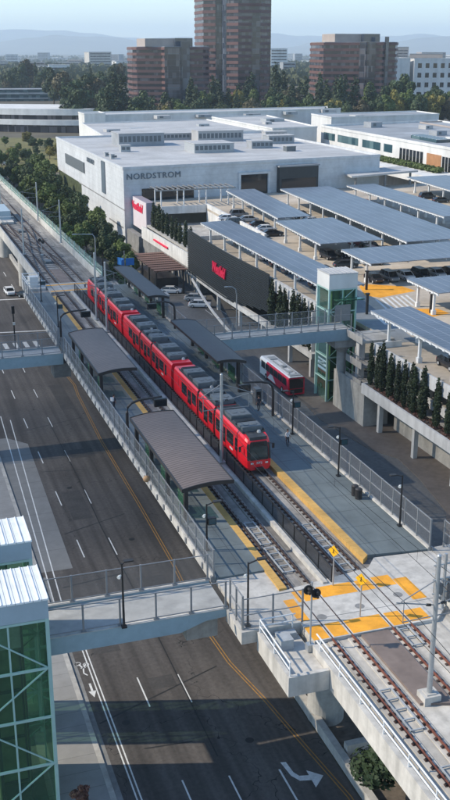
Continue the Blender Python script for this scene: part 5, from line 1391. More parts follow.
def bollard_lamp(label, x, y):
    l = thing('deck_lamp', label, 'lamp post', (x, y, DK))
    b = MB(); b.box(x - .16, x + .16, y - .16, y + .16, DK, DK + 3.0); part(l, 'post', b, 'black')
    b = MB(); b.box(x - .28, x + .28, y - .22, y + .22, DK + 3.0, DK + 3.25); part(l, 'cap', b, 'black')
bollard_lamp('black post left of the column on the larger orange deck paving', 75.6, 152.2)
bollard_lamp('black post on the smaller orange deck paving', 77.8, 134.6)
bollard_lamp('black post by the white crossing bars on the deck', 68.3, 137)
pg = thing('deck_pergola', 'steel frame pergola on the deck edge below the store lettering', 'pergola', (76, 258, DK))
for x in (68, 74, 80, 86):
    for y in (255, 261):
        b = MB(); b.box(x - .15, x + .15, y - .15, y + .15, DK, 15.2); part(pg, 'column', b, 'white_steel')
b = MB()
for y in (255, 261): b.box(66.5, 88, y - .12, y + .12, 15.2, 15.5)
for k in range(15): b.box(67 + k * 1.45, 67.12 + k * 1.45, 254.4, 262, 15.5, 15.75)
part(pg, 'roof_frame', b, 'steel_grey')
pg = thing('wood_pergola', 'brown slatted timber pergola roof on dark posts beside the far platform', 'pergola', (56.3, 214, 0))
b = MB()
for k in range(9): b.box(53.0, 60.2, 205 + k * 2.35, 206.6 + k * 2.35, 5.3, 5.5)
for x in (53.6, 56.5, 59.5): b.box(x - .15, x + .15, 205, 226, 5.0, 5.3)
part(pg, 'slatted_roof', b, 'wood')
for x in (53.6, 59.5):
    for y in (206, 212, 218, 225): b = MB(); b.box(x - .14, x + .14, y - .14, y + .14, 0, 5.0); part(pg, 'post', b, 'bronze')
b = MB(); b.box(54.2, 59.2, 209, 222, 0, 3.0); tag(b.build('kiosk', 'bronze'), 'dark low kiosk sheltered under the timber pergola', 'kiosk')
bs_ = thing('wayfinding_sign', 'bright blue three bladed wayfinding sign by the timber pergola', 'sign', (48.0, 211, 0))
b = MB(); b.tube([(48, 211, 0), (48, 211, 9)], .1, 8); part(bs_, 'pole', b, 'steel_grey')
for a in range(3):
    b = MB(); an = a * 2.09; b.beam((48 + .3 * math.cos(an), 211 + .3 * math.sin(an), 6.6), (48 + 2.1 * math.cos(an), 211 + 2.1 * math.sin(an), 6.6), .12, 1.5); part(bs_, 'blade', b, 'blue')

# ================================================================ department store
ns = thing('department_store', 'grey white department store with large dark lettering above the garage deck', 'store', (100, 320, 0))
A, B_, C_, D_ = (61.2, 266.9), (140.2, 277.3), (138.6, 372), (61.2, 373)
b = MB(); b.prism([A, B_, C_, (61.6, 372)], 9.1, 19.5); b.prism([(61.2, 266.95), (140, 277.2), (138.6, 326), (61.2, 326)], 0, 9.1); part(ns, 'wall', b, 'nord')
b = MB(); b.prism([(61.9, 326.2), (100, 326.2), (100, 371), (61.9, 371)], 0, 9.1); part(ns, 'recessed_base', b, 'hedgewall')
b = MB(); b.prism([(61.5, 267.4), (139.8, 277.7), (138.2, 371.6), (61.8, 371.6)], 19.5, 19.62); part(ns, 'roof', b, 'roofw')
b = MB()
for p, q in ((A, B_), (B_, C_), (C_, (61.6, 372)), ((61.6, 372), A)): b.beam((p[0], p[1], 19.85), (q[0], q[1], 19.85), .35, .7)
part(ns, 'parapet', b, 'nord')
b = MB(); b.box(61.1, 61.35, 320.5, 353, 13.0, 16.2); part(ns, 'side_window', b, 'equip')
b = MB(); b.box(61.05, 61.3, 289.8, 294.5, 10.5, 19.3); part(ns, 'dark_strip', b, 'letters')
b = MB(); b.box(61.08, 61.3, 269, 286, 4.0, 4.4); b.box(61.08, 61.3, 266.95, 330, 9.0, 9.2); part(ns, 'ledge', b, 'conc_dark')
ang = math.atan2(B_[1] - A[1], B_[0] - A[0])
fx_ = Vector((math.cos(ang), math.sin(ang), 0)); fn = Vector((math.sin(ang), -math.cos(ang), 0))
o = text_mesh('store_letters', 'NORDSTROM', 2.15, .1, 'letters', basis(Vector((A[0], A[1], 17.6)) + fx_ * 8.5 + fn * .12, fx_, (0, 0, 1)), ns, sx=1.08, bold=0, spacing=1.12); o.location -= Vector(ns.location)
o = text_mesh('side_letters', 'NORDSTROM', 2.0, .05, 'letters', basis((61.1, 310, 17.7), (0, -1, 0), (0, 0, 1)), ns, sx=.85); o.location -= Vector(ns.location)
def onface(u0, u1, z0, z1, d0, d1, mt, nm):
    mb = MB(); c = [Vector((A[0], A[1], 0)) + fx_ * u + fn * d for u, d in ((u0, d0), (u1, d0), (u1, d1), (u0, d1))]
    mb.prism([(p.x, p.y) for p in c], z0, z1); return part(ns, nm, mb, mt)
onface(34, 42.5, DK, 16.6, .1, -1, 'glass_dark', 'entrance')
onface(33.4, 43.2, 16.6, 17.2, .6, -1, 'nord', 'entrance_surround'); onface(33.4, 34, DK, 16.6, .6, -1, 'nord', 'entrance_surround'); onface(42.5, 43.2, DK, 16.6, .6, -1, 'nord', 'entrance_surround')
onface(45.5, 58, DK, 18.2, 1.6, -1, 'bill_plain', 'dark_portal')
onface(46.2, 57.3, 12.0, 15.0, 1.66, 1.5, 'glass_dark', 'portal_glass')
onface(45.2, 58.3, 18.2, 18.6, 1.9, -1, 'roofg', 'portal_cap')
onface(5.0, 20, DK, 14.4, .1, -1, 'glass_dark', 'lower_window')
for (x, y, w, l, h, mt, lab) in ((75, 332, 15, 11, 4.0, 'roofg', 'big square plant room'), (91.5, 303, 12.5, 11, 2.7, 'equip_lt', 'long louvred plant room'), (71.5, 314, 3, 2.6, 1.9, 'equip_lt', 'little air unit'), (92, 352, 16, 6, 2.2, 'roofw', 'far white vent box'), (113, 312, 7, 5, 2.2, 'roofg', 'grey pair of units'), (104, 340, 16, 8, 3.6, 'roofw', 'tall white penthouse'), (64, 294, 1.0, 2.4, 1.3, 'equip_lt', 'edge vent'), (124, 326, 9, 6, 2.6, 'roofg', 'far right unit'), (64, 302, 1.0, 2.0, 1.1, 'equip_lt', 'second edge vent'), (120, 300, 3, 3, 1.5, 'equip', 'dark vent'), (130, 345, 8, 4, 2.4, 'roofw', 'white right hand unit')):
    t = thing('rooftop_plant', '%s on the white department store roof' % lab, 'roof plant', (x, y, 19.6))
    b = MB(); b.box(0, w, 0, l, .02, h); b.build('housing', mt, t)
    b = MB(); b.box(-.15, w + .15, -.15, l + .15, h, h + .15); b.build('cap', 'roofw', t)
    b = MB()
    for k in range(max(2, int(w / 1.4))): b.box(.3 + k * 1.4, min(w - .1, 1.3 + k * 1.4), -.06, 0, h * .35, h * .8)
    b.build('louvre', 'equip', t)
# flat white entrance roof
er = thing('entrance_canopy', 'flat white entrance roof between the solar canopies and the store', 'canopy', (138, 277, DK))
b = MB(); b.prism([(127, 268), (152, 275.5), (153, 288), (129.5, 281.5)], 14.9, 15.4); part(er, 'roof', b, 'roofw')
for x, y in ((129, 269.5), (150, 276.5), (140, 273)): b = MB(); b.box(x - .25, x + .25, y - .25, y + .25, DK, 14.9); part(er, 'column', b, 'conc_dark')

# mall wings behind
def block(name, label, cat, polyxy, z0, z1, wall, roof, par=.6):
    t = thing(name, label, cat, (polyxy[0][0], polyxy[0][1], z0))
    b = MB(); b.prism(polyxy, z0, z1); part(t, 'wall', b, wall)
    b = MB(); cx_ = sum(p[0] for p in polyxy) / len(polyxy); cy_ = sum(p[1] for p in polyxy) / len(polyxy)
    b.prism([(cx_ + (x - cx_) * .992, cy_ + (y - cy_) * .992) for x, y in polyxy], z1, z1 + .12); part(t, 'roof', b, roof)
    b = MB()
    for i in range(len(polyxy)):
        p, q = polyxy[i], polyxy[(i + 1) % len(polyxy)]; b.beam((p[0], p[1], z1 + par / 2), (q[0], q[1], z1 + par / 2), .4, par)
    part(t, 'parapet', b, wall)
    return t
rm = block('mall_wing', 'white mall wing with dark windows and an orange timber panel at the right', 'mall building', [(175.5, 296), (230, 300), (240, 420), (178.5, 408)], 0, 18.6, 'whiteb', 'roofg', .9)
def face_l(t, y0, y1, z0, z1, mt, nm, out=.1):
    mb = MB(); fx2 = lambda y: 175.5 + (y - 296) * 3.0 / 112
    mb.prism([(fx2(y0) - out, y0), (fx2(y0) + .2, y0), (fx2(y1) + .2, y1), (fx2(y1) - out, y1)], z0, z1); return part(t, nm, mb, mt)
for y0, y1 in ((393, 405), (370, 390), (350, 366), (340, 347)): face_l(rm, y0, y1, 14.0, 16.8, 'glass_teal', 'window')
for k in range(7): face_l(rm, 332 - k * 2.6, 334 - k * 2.6, 11.8, 16.4, 'glass_dark', 'window')
face_l(rm, 303.5, 313.5, 11.8, 16.4, 'woodp', 'timber_panel', .16)
for k in range(3): face_l(rm, 297 + k * 2.1, 298.6 + k * 2.1, 11.6, 16.2, 'glass_dark', 'window')
face_l(rm, 296, 408, 10.8, 11.2, 'conc_dark', 'base_band', .2)
b = MB(); b.prism([(190, 318), (205, 320), (206, 330), (191, 328)], 18.7, 20.2); part(rm, 'roof_plant', b, 'whiteb')
sl = thing('skylight', 'blue glazed skylight strip on the white mall wing roof', 'skylight', (186, 333, 18.6))
b = MB(); b.prism([(184, 322), (190, 323), (192, 345), (186, 344)], 18.72, 19.8); part(sl, 'glazing', b, 'glass_teal')
b = MB()
for k in range(8): b.beam((184 + k * .28, 322 + k * 3.1, 19.85), (190 + k * .28, 323 + k * 3.1, 19.85), .25, .15)
part(sl, 'bars', b, 'white_steel')
block('mall_wing', 'low white mall wing with a bright roof directly behind the department store', 'mall building', [(84, 398), (151, 404), (151, 480), (90, 472)], 0, 17.6, 'whiteb', 'roofw')
block('mall_wing', 'long white mall wing across the middle distance below the conifers', 'mall building', [(104, 488), (232, 506), (232, 524), (104, 512)], 0, 20.0, 'whiteb', 'roofw')
block('mall_wing', 'white stepped mall block between the long wing and the windowed wing', 'mall building', [(153, 398), (174, 402), (182, 482), (153, 478)], 0, 18.8, 'whiteb', 'roofw')
block('mall_wing', 'small white mall block at the right behind the windowed wing', 'mall building', [(200, 446), (260, 454), (262, 480), (202, 474)], 3, 19.5, 'whiteb', 'roofg')
block('mall_wing', 'narrow white roof block left of the mall, behind the store corner', 'mall building', [(92, 476), (102, 478), (102, 492), (92, 490)], 0, 21.4, 'whiteb', 'roofw')
block('mall_wing', 'flat tan roofed mall block at the far right', 'mall building', [(225, 380), (300, 388), (300, 420), (228, 414)], 0, 18.8, 'penth', 'roofg')
rr = random.Random(11)
for i, (x, y, z) in enumerate(((90, 420, 16.5), (104, 436, 16.5), (120, 425, 16.5), (135, 440, 16.5), (128, 484, 18.3), (150, 490, 18.3), (175, 492, 18.3), (198, 497, 18.3), (220, 502, 18.3), (160, 425, 18.1), (166, 440, 18.1), (200, 350, 18.7), (212, 380, 18.7), (195, 395, 18.7), (215, 452, 19.1))):
    t = thing('rooftop_plant', '%s pale plant unit from the left on the mall roofs beyond the store' % ORD[i], 'roof plant', (x, y, z), R(5))
    w, l, h = rr.uniform(3, 9), rr.uniform(3, 6), rr.uniform(1.0, 2.4)
    b = MB(); b.box(0, w, 0, l, .02, h); b.build('housing', rr.choice(['roofg', 'roofw', 'equip_lt']), t)
    b = MB(); b.box(w * .2, w * .45, -.05, 0, h * .3, h * .8); b.build('louvre', 'equip', t)

# ================================================================ offices beyond
def curved_office(label, x0, y0, x1, y1, depth, bands, wallm):
    t = thing('office_building', label, 'office building', (x0, y0, 0))
    n = 16
    def front(i): 
        s = i / n; return (x0 + (x1 - x0) * s, y0 + (y1 - y0) * s - 7 * math.sin(math.pi * s))
    for z0, z1, m, g in bands:
        b = MB(); pts = [front(i) for i in range(n + 1)]
        pts = [(x, y + g) for x, y in pts] + [(x1, y1 + depth), (x0, y0 + depth)]
        b.prism(pts, z0, z1); part(t, 'white_band' if m == wallm else 'window_band', b, m)
    return t
curved_office('low curved white office with dark window bands at the far left', 68, 690, 144, 652, 60, ((0, 4.5, 'glass_of', 2), (4.5, 7.6, 'whiteb', 0), (7.6, 10.4, 'glass_of', 6), (10.4, 14.2, 'whiteb', 3)), 'whiteb')
block('office_building', 'small white office block with a chunky corner right of the curved office', 'office building', [(132, 612), (152, 616), (158, 650), (136, 650)], 0, 11.5, 'whiteb', 'roofw')
t = block('office_building', 'long teal glass office building behind the curved white office', 'office building', [(90, 905), (163, 892), (168, 930), (92, 945)], 0, 17.5, 'glass_teal', 'roofg')
b = MB(); b.beam((89.5, 904.5, 11), (163, 891.5, 11), .6, .8); b.beam((89.5, 904.5, 6), (163, 891.5, 6), .6, .8); b.beam((89.5, 904.5, 14.9), (163, 891.5, 14.9), .8, 1.2); part(t, 'floor_bands', b, 'roofw')
t = block('office_building', 'grey parking block right of the teal office', 'office building', [(178, 870), (215, 866), (218, 900), (180, 900)], 0, 14, 'conc', 'roofg')
b = MB(); b.box(178, 215, 865, 866.5, 9, 11); b.box(178, 215, 865, 866.5, 4, 6); part(t, 'openings', b, 'glass_of')
FS = 1.16
def far(z): return 49 - (49 - z) * FS
def tower(label, pts, z0, z1, floors, penth=None, cols=()):
    """granite bands and dark glass on a stepped plan; each floor's glass is a part of its own"""
    pts = [(x * FS, y * FS) for x, y in pts]; z0 = 0; z1 = far(z1)
    penth = [(xa * FS, xb * FS, ya * FS, yb * FS, h * FS, m) for xa, xb, ya, yb, h, m in penth or ()]
    cols = [((p[0] * FS, p[1] * FS), (q[0] * FS, q[1] * FS), m, 0, far(zb)) for p, q, m, za, zb in cols]
    ox, oy = sum(p[0] for p in pts) / len(pts), sum(p[1] for p in pts) / len(pts)
    def sh(p): return (ox + (p[0] - ox) * .90, oy + (p[1] - oy) * .90)
    pts = [sh(p) for p in pts]; cols = [(sh(p), sh(q), m, za, zb) for p, q, m, za, zb in cols]
    penth = [(*[ox + (v - ox) * .9 for v in (xa, xb)], *[oy + (v - oy) * .9 for v in (ya, yb)], h, m) for xa, xb, ya, yb, h, m in penth]
    t = thing('office_tower', label, 'office tower', (pts[0][0], pts[0][1], z0))
    cx_ = sum(p[0] for p in pts) / len(pts); cy_ = sum(p[1] for p in pts) / len(pts)
    def inset(d): return [(x + (cx_ - x) / math.hypot(cx_ - x, cy_ - y) * d, y + (cy_ - y) / math.hypot(cx_ - x, cy_ - y) * d) for x, y in pts]
    fh = (z1 - z0) / floors
    for i in range(floors):
        z = z0 + i * fh
        b = MB(); b.prism(inset(.55), z, z + fh * .52); part(t, 'window_band', b, 'glass_of')
        b = MB(); b.prism(pts, z + fh * .52, z + fh); part(t, 'granite_band', b, 'brick')
    b = MB(); b.prism(inset(.8), z1, z1 + .3); part(t, 'roof', b, 'roofg')
    for p0, p1, m, za, zb in cols:
        b = MB(); d = Vector((p1[0] - p0[0], p1[1] - p0[1], 0)).normalized(); nrm = Vector((d.y, -d.x, 0))
        q = [Vector((*p0, 0)) + nrm * .5, Vector((*p1, 0)) + nrm * .5, Vector((*p1, 0)) - nrm * 1.5, Vector((*p0, 0)) - nrm * 1.5]
        b.prism([(v.x, v.y) for v in q], za, zb); o = part(t, 'glass_shaft', b, m)
        for k in range(int((zb - za) / fh)):
            b = MB(); b.prism([(v.x, v.y) for v in [Vector((*p0, 0)) + nrm * .6, Vector((*p1, 0)) + nrm * .6, Vector((*p1, 0)) + nrm * .3, Vector((*p0, 0)) + nrm * .3]], za + (k + .78) * fh, za + (k + .9) * fh)
            part(t, 'mullion', b, 'glass_blue')
    if penth:
        for (xa, xb, ya, yb, h, m) in penth: b = MB(); b.box(xa, xb, ya, yb, z1 + .3, z1 + h); part(t, 'penthouse', b, m)
    return t
tower('stepped pink granite office block with glass corner left of the tall tower', [(136.5, 577), (138.5, 573), (152, 566), (153, 562), (162, 559), (163, 562), (168, 560), (176, 557), (181, 561), (181, 590), (170, 600), (139, 600)], 6, 50.5, 15,
      [(143, 161, 569, 590, 4.4, 'penth'), (161, 172, 567, 588, 4.6, 'glass_blue')], [((153, 562), (162, 559), 'glass_of', 6, 50.6), ((163, 561.6), (168, 559.8), 'glass_blue', 6, 53.5)])
tower('tallest dark granite tower running out of the top of the photo', [(195, 634), (202, 628), (206, 627), (207, 620), (213, 613), (228, 610), (236, 614), (238, 622), (238, 650), (228, 660), (197, 660)], 6, 104, 27,
      None, [((206.5, 626.5), (207.2, 620), 'glass_blue', 6, 104.2), ((202.3, 627.8), (206, 627), 'glass_of', 6, 104.2), ((236.1, 614.2), (238, 621.8), 'glass_of', 6, 104.2), ((222, 611.5), (227.5, 610.2), 'glass_of', 6, 68)])
tower('stepped pink granite office block standing alone right of the tall tower', [(242, 566), (243, 561), (254, 556), (263, 551), (266, 547), (275, 543), (278, 546), (285, 545), (290, 552), (290, 575), (276, 590), (246, 590)], 6, 53.0, 15,
      [(250, 268, 560, 580, 4.6, 'penth'), (268, 279, 556, 578, 4.6, 'glass_blue')], [((263.2, 551), (266, 547.3), 'glass_of', 6, 53.1), ((266.2, 547), (271, 545), 'glass_of', 6, 53.1), ((278, 546), (280, 545.8), 'glass_blue', 6, 56)])
t = block('office_building', 'white office building with rows of dark square windows at the far right', 'office building', [(352*FS, 652*FS), (420*FS, 632*FS), (430*FS, 660*FS), (360*FS, 680*FS)], 6, far(43), 'whiteb', 'roofw')
d = Vector((68, -20, 0)).normalized(); nrm = Vector((d.y, -d.x, 0))
for r_ in range(4):
    for k in range(9):
        p = Vector((352*FS, 652*FS, 0)) + d * (3 + k * 5.2*FS); b = MB(); q = [p + nrm * .05, p + d * 3 + nrm * .05, p + d * 3 - nrm * .4, p - nrm * .4]
        b.prism([(v.x, v.y) for v in q], far(37.5 - r_ * 6.2), far(40.6 - r_ * 6.2)); part(t, 'window', b, 'glass_dark')
t = block('office_building', 'white office with a blue green glass front left of the square windowed one', 'office building', [(317*FS, 662*FS), (350*FS, 654*FS), (355*FS, 680*FS), (322*FS, 690*FS)], 6, far(43.5), 'whiteb', 'roofw')
d = Vector((34, -8, 0)).normalized(); nrm = Vector((d.y, -d.x, 0))
for r_ in range(4):
    p = Vector((317*FS, 662*FS, 0)) + d * 12; b = MB(); q = [p + nrm * .1, p + d * 22 + nrm * .1, p + d * 22 - nrm * .4, p - nrm * .4]
    b.prism([(v.x, v.y) for v in q], far(36 - r_ * 6.5), far(41.5 - r_ * 6.5)); part(t, 'window_band', b, 'glass_teal')
    p = Vector((317*FS, 662*FS, 0)) + d * 1; b = MB(); q = [p + nrm * .1, p + d * 9 + nrm * .1, p + d * 9 - nrm * .4, p - nrm * .4]
    b.prism([(v.x, v.y) for v in q], far(36 - r_ * 6.5), far(38.8 - r_ * 6.5)); part(t, 'window_band', b, 'glass_of')
# small pale buildings of the far city, each its own block
rr = random.Random(5)
TENS = {4: 'forty', 5: 'fifty', 6: 'sixty', 7: 'seventy', 8: 'eighty', 9: 'ninety'}
def nth_of(i):
    n = i + 1
    if n <= 40: return ORD[i]
    pre = '' if n < 100 else 'hundred and '
    n = n % 100
    if n == 0: return 'hundredth'
    if n <= 40: return pre + ORD[n - 1]
    return pre + (TENS[n // 10] + '-' + ORD[n % 10 - 1] if n % 10 else TENS[n // 10][:-1] + 'ieth')
k = 0; cand = []
while len(cand) < 150:
    a = R(18.45) + rr.uniform(-.245, .235); dist = rr.uniform(1500, 6000)
    cand.append((a, dist))
cand.sort()
for i, (a, dist) in enumerate(cand):
    x, y = math.sin(a) * dist, math.cos(a) * dist; s = rr.uniform(.6, 1.5) * (1 + dist / 5000)
    w, l, h = 25 * s, 16 * s, rr.uniform(10, 17) * (1 + (rr.random() < .15) * 1.4)
    z = terrain(x, y)
    mt = rr.choice(['whiteb', 'whiteb', 'penth', 'roofg', 'conc_light'])
    t = thing('distant_building', '%s of the small pale blocks of the hazy city, counted from the left' % nth_of(i), 'building', (x, y, z), -a + rr.uniform(-.5, .5), group='small far city buildings')
    b = MB(); b.box(-w / 2, w / 2, -l / 2, l / 2, -1, h); b.build('wall', mt, t)
    b = MB(); b.box(-w / 2 - .3, w / 2 + .3, -l / 2 - .3, l / 2 + .3, h, h + .6); b.build('roof', 'roofw' if rr.random() < .6 else 'roofg', t)
    b = MB()
    for f_ in range(max(1, int(h / 5))): b.box(-w * .45, w * .45, -l / 2 - .2, -l / 2, 2 + f_ * 5, 4 + f_ * 5)
    b.build('window_band', 'glass_of', t)

# ================================================================ trees
def leaf_cloud(mb, blobs, n, size, rnd, flat=.5):
    tot = sum(r[3] ** 2 for r in blobs)
    for cx_, cy_, cz, r, ry in blobs:
        for _ in range(int(n * r * r / tot) + 1):
            while True:
                v = Vector((rnd.uniform(-1, 1), rnd.uniform(-1, 1), rnd.uniform(-1, 1)))
                if .05 < v.length < 1: break
            v = v.normalized() * (rnd.uniform(.35, 1.0) ** .45)
            p = Vector((cx_ + v.x * r, cy_ + v.y * r, cz + v.z * ry))
            nrm = (v + Vector((rnd.uniform(-.8, .8), rnd.uniform(-.8, .8), rnd.uniform(-.3, .9)))).normalized()
            t1 = nrm.orthogonal().normalized(); t2 = nrm.cross(t1); s = size * rnd.uniform(.6, 1.35); a = rnd.uniform(0, 6.28)
            d1 = (t1 * math.cos(a) + t2 * math.sin(a)) * s; d2 = (t2 * math.cos(a) - t1 * math.sin(a)) * s * .62
            mb.quad(p - d1, p + d2, p + d1, p - d2)
def broad_tree(name, label, leaf, seed, n=900, size=.075):
    """unit tree one metre high, crown about .75 wide"""
    rnd = random.Random(seed)
    t = thing(name, label, 'tree')
    b = MB(); b.tube([(0, 0, 0), (.01, 0, .2), (.0, .01, .38), (.01, 0, .62)], [.026, .02, .016, .006], 7)
    bl = []
    for i in range(9):
        a = rnd.uniform(0, 6.28); d = rnd.uniform(.08, .27); z = rnd.uniform(.38, .82); r = rnd.uniform(.11, .19) * (1.1 - abs(z - .55))
        bl.append((d * math.cos(a), d * math.sin(a), z, r, r * .8)); b.tube([(0, 0, .3), (d * .5 * math.cos(a), d * .5 * math.sin(a), z - .14), (d * math.cos(a), d * math.sin(a), z)], [.012, .008, .003], 5)
    bl.append((0, 0, .62, .2, .24)); bl.append((rnd.uniform(-.08, .08), 0, .86, .12, .12))
    b.build('trunk', 'bark', t); b = MB(); leaf_cloud(b, bl, n, size, rnd); b.build('crown', leaf, t)
    return t
def conifer(name, label, leaf, seed, n=800, size=.05, wid=.17):
    rnd = random.Random(seed); t = thing(name, label, 'tree')
    b = MB(); b.tube([(0, 0, 0), (0, 0, .5), (0, 0, .97)], [.022, .014, .003], 7); b.build('trunk', 'bark', t)
    b = MB(); bl = []
    for i in range(16):
        z = .12 + .84 * i / 15; r = wid * (1 - (z - .1) / .95) ** .75 * rnd.uniform(.75, 1.2) + .015
        for k in range(2):
            a = rnd.uniform(0, 6.28); bl.append((r * .4 * math.cos(a), r * .4 * math.sin(a), z, r * .75, .055))
    leaf_cloud(b, bl, n, size, rnd); b.build('crown', leaf, t)
    return t
protos = {}
for i, lf in enumerate(('leaf_a', 'leaf_b', 'leaf_d', 'leaf_e')):
    for s in range(2): protos[(lf, s)] = broad_tree('broadleaf_tree', 'tree', lf, 20 + i * 5 + s, 3600, .036)
for s in range(3): protos[('con', s)] = conifer('conifer_tree', 'tree', 'leaf_c', 60 + s, 2600, .024, .14 + .025 * s)
def cypress(seed):
    rnd = random.Random(seed); t = thing('cypress_tree', 'tree', 'tree')
    b = MB(); b.tube([(0, 0, 0), (0, 0, .5), (0, 0, .95)], [.018, .012, .003], 7); b.build('trunk', 'bark', t)
    b = MB(); bl = []
    for i in range(22):
        z = .05 + .93 * i / 21; r = .082 * min(1, (z + .06) * 5) * (1 - max(0, z - .45) ** 1.7 * 2.2) * rnd.uniform(.8, 1.15) + .008
        a = rnd.uniform(0, 6.28); bl.append((.012 * math.cos(a), .012 * math.sin(a), z, r, .05))
    leaf_cloud(b, bl, 1700, .024, rnd); b.build('crown', 'leaf_f', t)
    return t
for s in range(2): protos[('cyp', s)] = cypress(80 + s)
usedt = set()
def plant_tree(key, x, y, z, top, label, group, wide=1.0):
    p = protos[key]
    if key in usedt: o = copy_tree(p)
    else: usedt.add(key); o = p
    h = top - z; o.location = (x, y, z); o.scale = (h * wide, h * wide, h); o.rotation_euler = (0, 0, (x * 7.3 + y * 3.1) % 6.28); o['label'] = label; o['group'] = group
    return o
CON = [(x * 1.16, y * 1.16, 49 - (49 - z) * 1.16) for x, y, z in [(111.2, 500, 39.6), (116.2, 505, 39.1), (106.4, 490, 35.0), (112.4, 470, 29.0), (117.6, 460, 28.9), (121.0, 466, 29.5), (149.0, 500, 35.3), (149.0, 490, 32.8), (150.3, 480, 31.3), (167.1, 520, 37.0), (164.3, 500, 33.3), (168.4, 500, 31.4), (165.7, 480, 30.2), (201.1, 520, 43.2), (209.6, 530, 39.0), (202.1, 500, 33.9), (214.7, 520, 34.2), (213.8, 510, 36.4), (217.3, 500, 33.7), (216.7, 490, 35.4), (215.0, 470, 37.7), (222.4, 470, 37.2), (228.0, 465, 35.0), (237.5, 470, 32.5), (158.5, 530, 36), (174, 535, 35), (181, 520, 33), (189, 530, 36), (195, 540, 38), (226, 520, 38), (233, 515, 36), (240, 520, 37)]]
BRD = [(x * 1.16, y * 1.16, 49 - (49 - z) * 1.16) for x, y, z in [(169.2, 480, 26.5), (170.1, 470, 28.3), (176.9, 475, 27.1), (182.9, 480, 28.6), (196.4, 440, 27.4), (184.6, 470, 27.2), (187.6, 470, 29.4), (193.2, 470, 26.6), (199.8, 470, 30.2), (197.7, 460, 27.0), (207.3, 460, 27.7), (209.8, 450, 27.2), (216.9, 450, 28.0), (224.5, 450, 29.2), (231.6, 455, 29.9), (238.3, 460, 31.9), (252.6, 480, 38.7), (246.8, 460, 31.8), (245.7, 450, 30.3), (253.2, 455, 31.0), (255.3, 450, 29.8), (263.0, 455, 29.9), (264.0, 450, 28.7), (108.3, 455, 27.2), (111.5, 450, 26.1), (130.5, 470, 27.5), (135.2, 470, 28.3), (124.0, 455, 26.5), (144.8, 470, 28.2), (155.4, 470, 27.1), (140, 510, 30), (128, 515, 31), (160, 515, 30), (175, 505, 31), (185, 510, 31), (194, 505, 32), (206, 510, 32), (246, 500, 34), (258, 500, 35), (266, 500, 34), (272, 480, 33), (276, 470, 31)]]
LFT = [(x * s, y * s, 49 - (49 - z) * s) for x, y, z in [(83.4, 700, 35.7), (87.3, 690, 37.1), (97.9, 720, 41.5), (104.7, 730, 43.9), (104.8, 700, 41.7), (108.8, 690, 38.1), (115.6, 700, 39.2), (117.1, 680, 35.9), (113.9, 640, 37.7), (102.5, 560, 34.2), (105.8, 560, 35.1), (116.8, 600, 37.3), (125.4, 620, 35.8), (125.8, 600, 34.6), (116.2, 540, 31.6), (112.0, 560, 32.1), (104.9, 600, 34.2), (82.5, 680, 31.3), (89.5, 690, 32.2), (106.2, 660, 34.5), (103.2, 680, 34.7), (166.5, 800, 34.8), (197.7, 900, 36.2), (217.9, 950, 38.8), (201.3, 900, 39.4), (200.7, 1000, 36.6)] for s in [1.45 if x / y < .162 else (1.2 if y < 780 else 1.0)]]
BELT = [(48.8, 420, 6.0), (49.3, 400, 7.0), (52.5, 400, 8.0), (56.4, 400, 10.0), (57.9, 390, 12.0), (57.4, 380, 15.3), (57.2, 372, 13.9), (49.8, 360, 14.3), (49.4, 340, 13.5), (48.9, 320, 13.9), (47.9, 300, 13.1), (49.7, 285, 12.9), (49.1, 270, 11.6), (48.4, 255, 10.9), (52.4, 255, 11.3), (49.3, 240, 10.7), (49.7, 228, 8.8), (52.2, 222, 8.3), (53.3, 236, 8.9), (45.6, 280, 9.9), (44.6, 262, 9.4), (45.4, 250, 9.7), (44, 380, 7), (40, 395, 6.5), (46, 405, 7.5), (58, 425, 7), (62, 440, 7.5), (66, 455, 8), (55, 455, 6), (44, 430, 5.5), (60, 405, 9), (47, 352, 9), (55.2, 360, 13.8), (54.7, 345, 12.5), (53.0, 440, 5.5), (54.8, 300, 12.9), (55.2, 275, 11.6), (54.2, 320, 12.5), (55.0, 250, 8.5), (53, 288, 11)]
kinds = ['leaf_a', 'leaf_b', 'leaf_a', 'leaf_b', 'leaf_a', 'leaf_b']
rz_ = random.Random(33)
BELT = [(x, y, z * (.82 if y < 335 else .92)) for x, y, z in BELT]
BELT += [(rz_.uniform(36, 62), rz_.uniform(350, 440), rz_.uniform(5.5, 9)) for _ in range(10)]
for i, (x, y, z) in enumerate(sorted(BELT, key=lambda p: p[1])):
    plant_tree((kinds[i % 6], i % 2), x, y, 0, z, '%s green tree from the near end of the belt between the viaduct and the store' % nth_of(i), 'trees beside the viaduct', .95)
for i, (x, y, z) in enumerate(sorted(CON, key=lambda p: p[0] / p[1])):
    plant_tree(('con', i % 3), x, y, terrain(x, y), z, '%s tall dark conifer from the left in front of the office towers' % ORD[i], 'conifers in front of the towers', 1.15)
bk = ['leaf_b', 'leaf_a', 'leaf_b', 'leaf_d', 'leaf_b', 'leaf_e', 'leaf_a']
for i, (x, y, z) in enumerate(sorted(BRD, key=lambda p: p[0] / p[1])):
    plant_tree((bk[i % 7], i % 2), x, y, terrain(x, y), z, '%s rounded tree from the left %s' % (ORD[i] if i < 40 else ('second last' if i == 40 else 'last'), 'behind the mall roofs'), 'rounded trees behind the mall', .8)
for i, (x, y, z) in enumerate(sorted(LFT, key=lambda p: p[0] / p[1])):
    plant_tree((['leaf_b', 'leaf_e', 'leaf_b', 'leaf_b'][i % 4], i % 2) if i % 6 else ('con', i % 3), x, y, terrain(x, y), z, '%s hazy dark tree from the left behind the low curved office' % ORD[i], 'trees at the far left', .9)
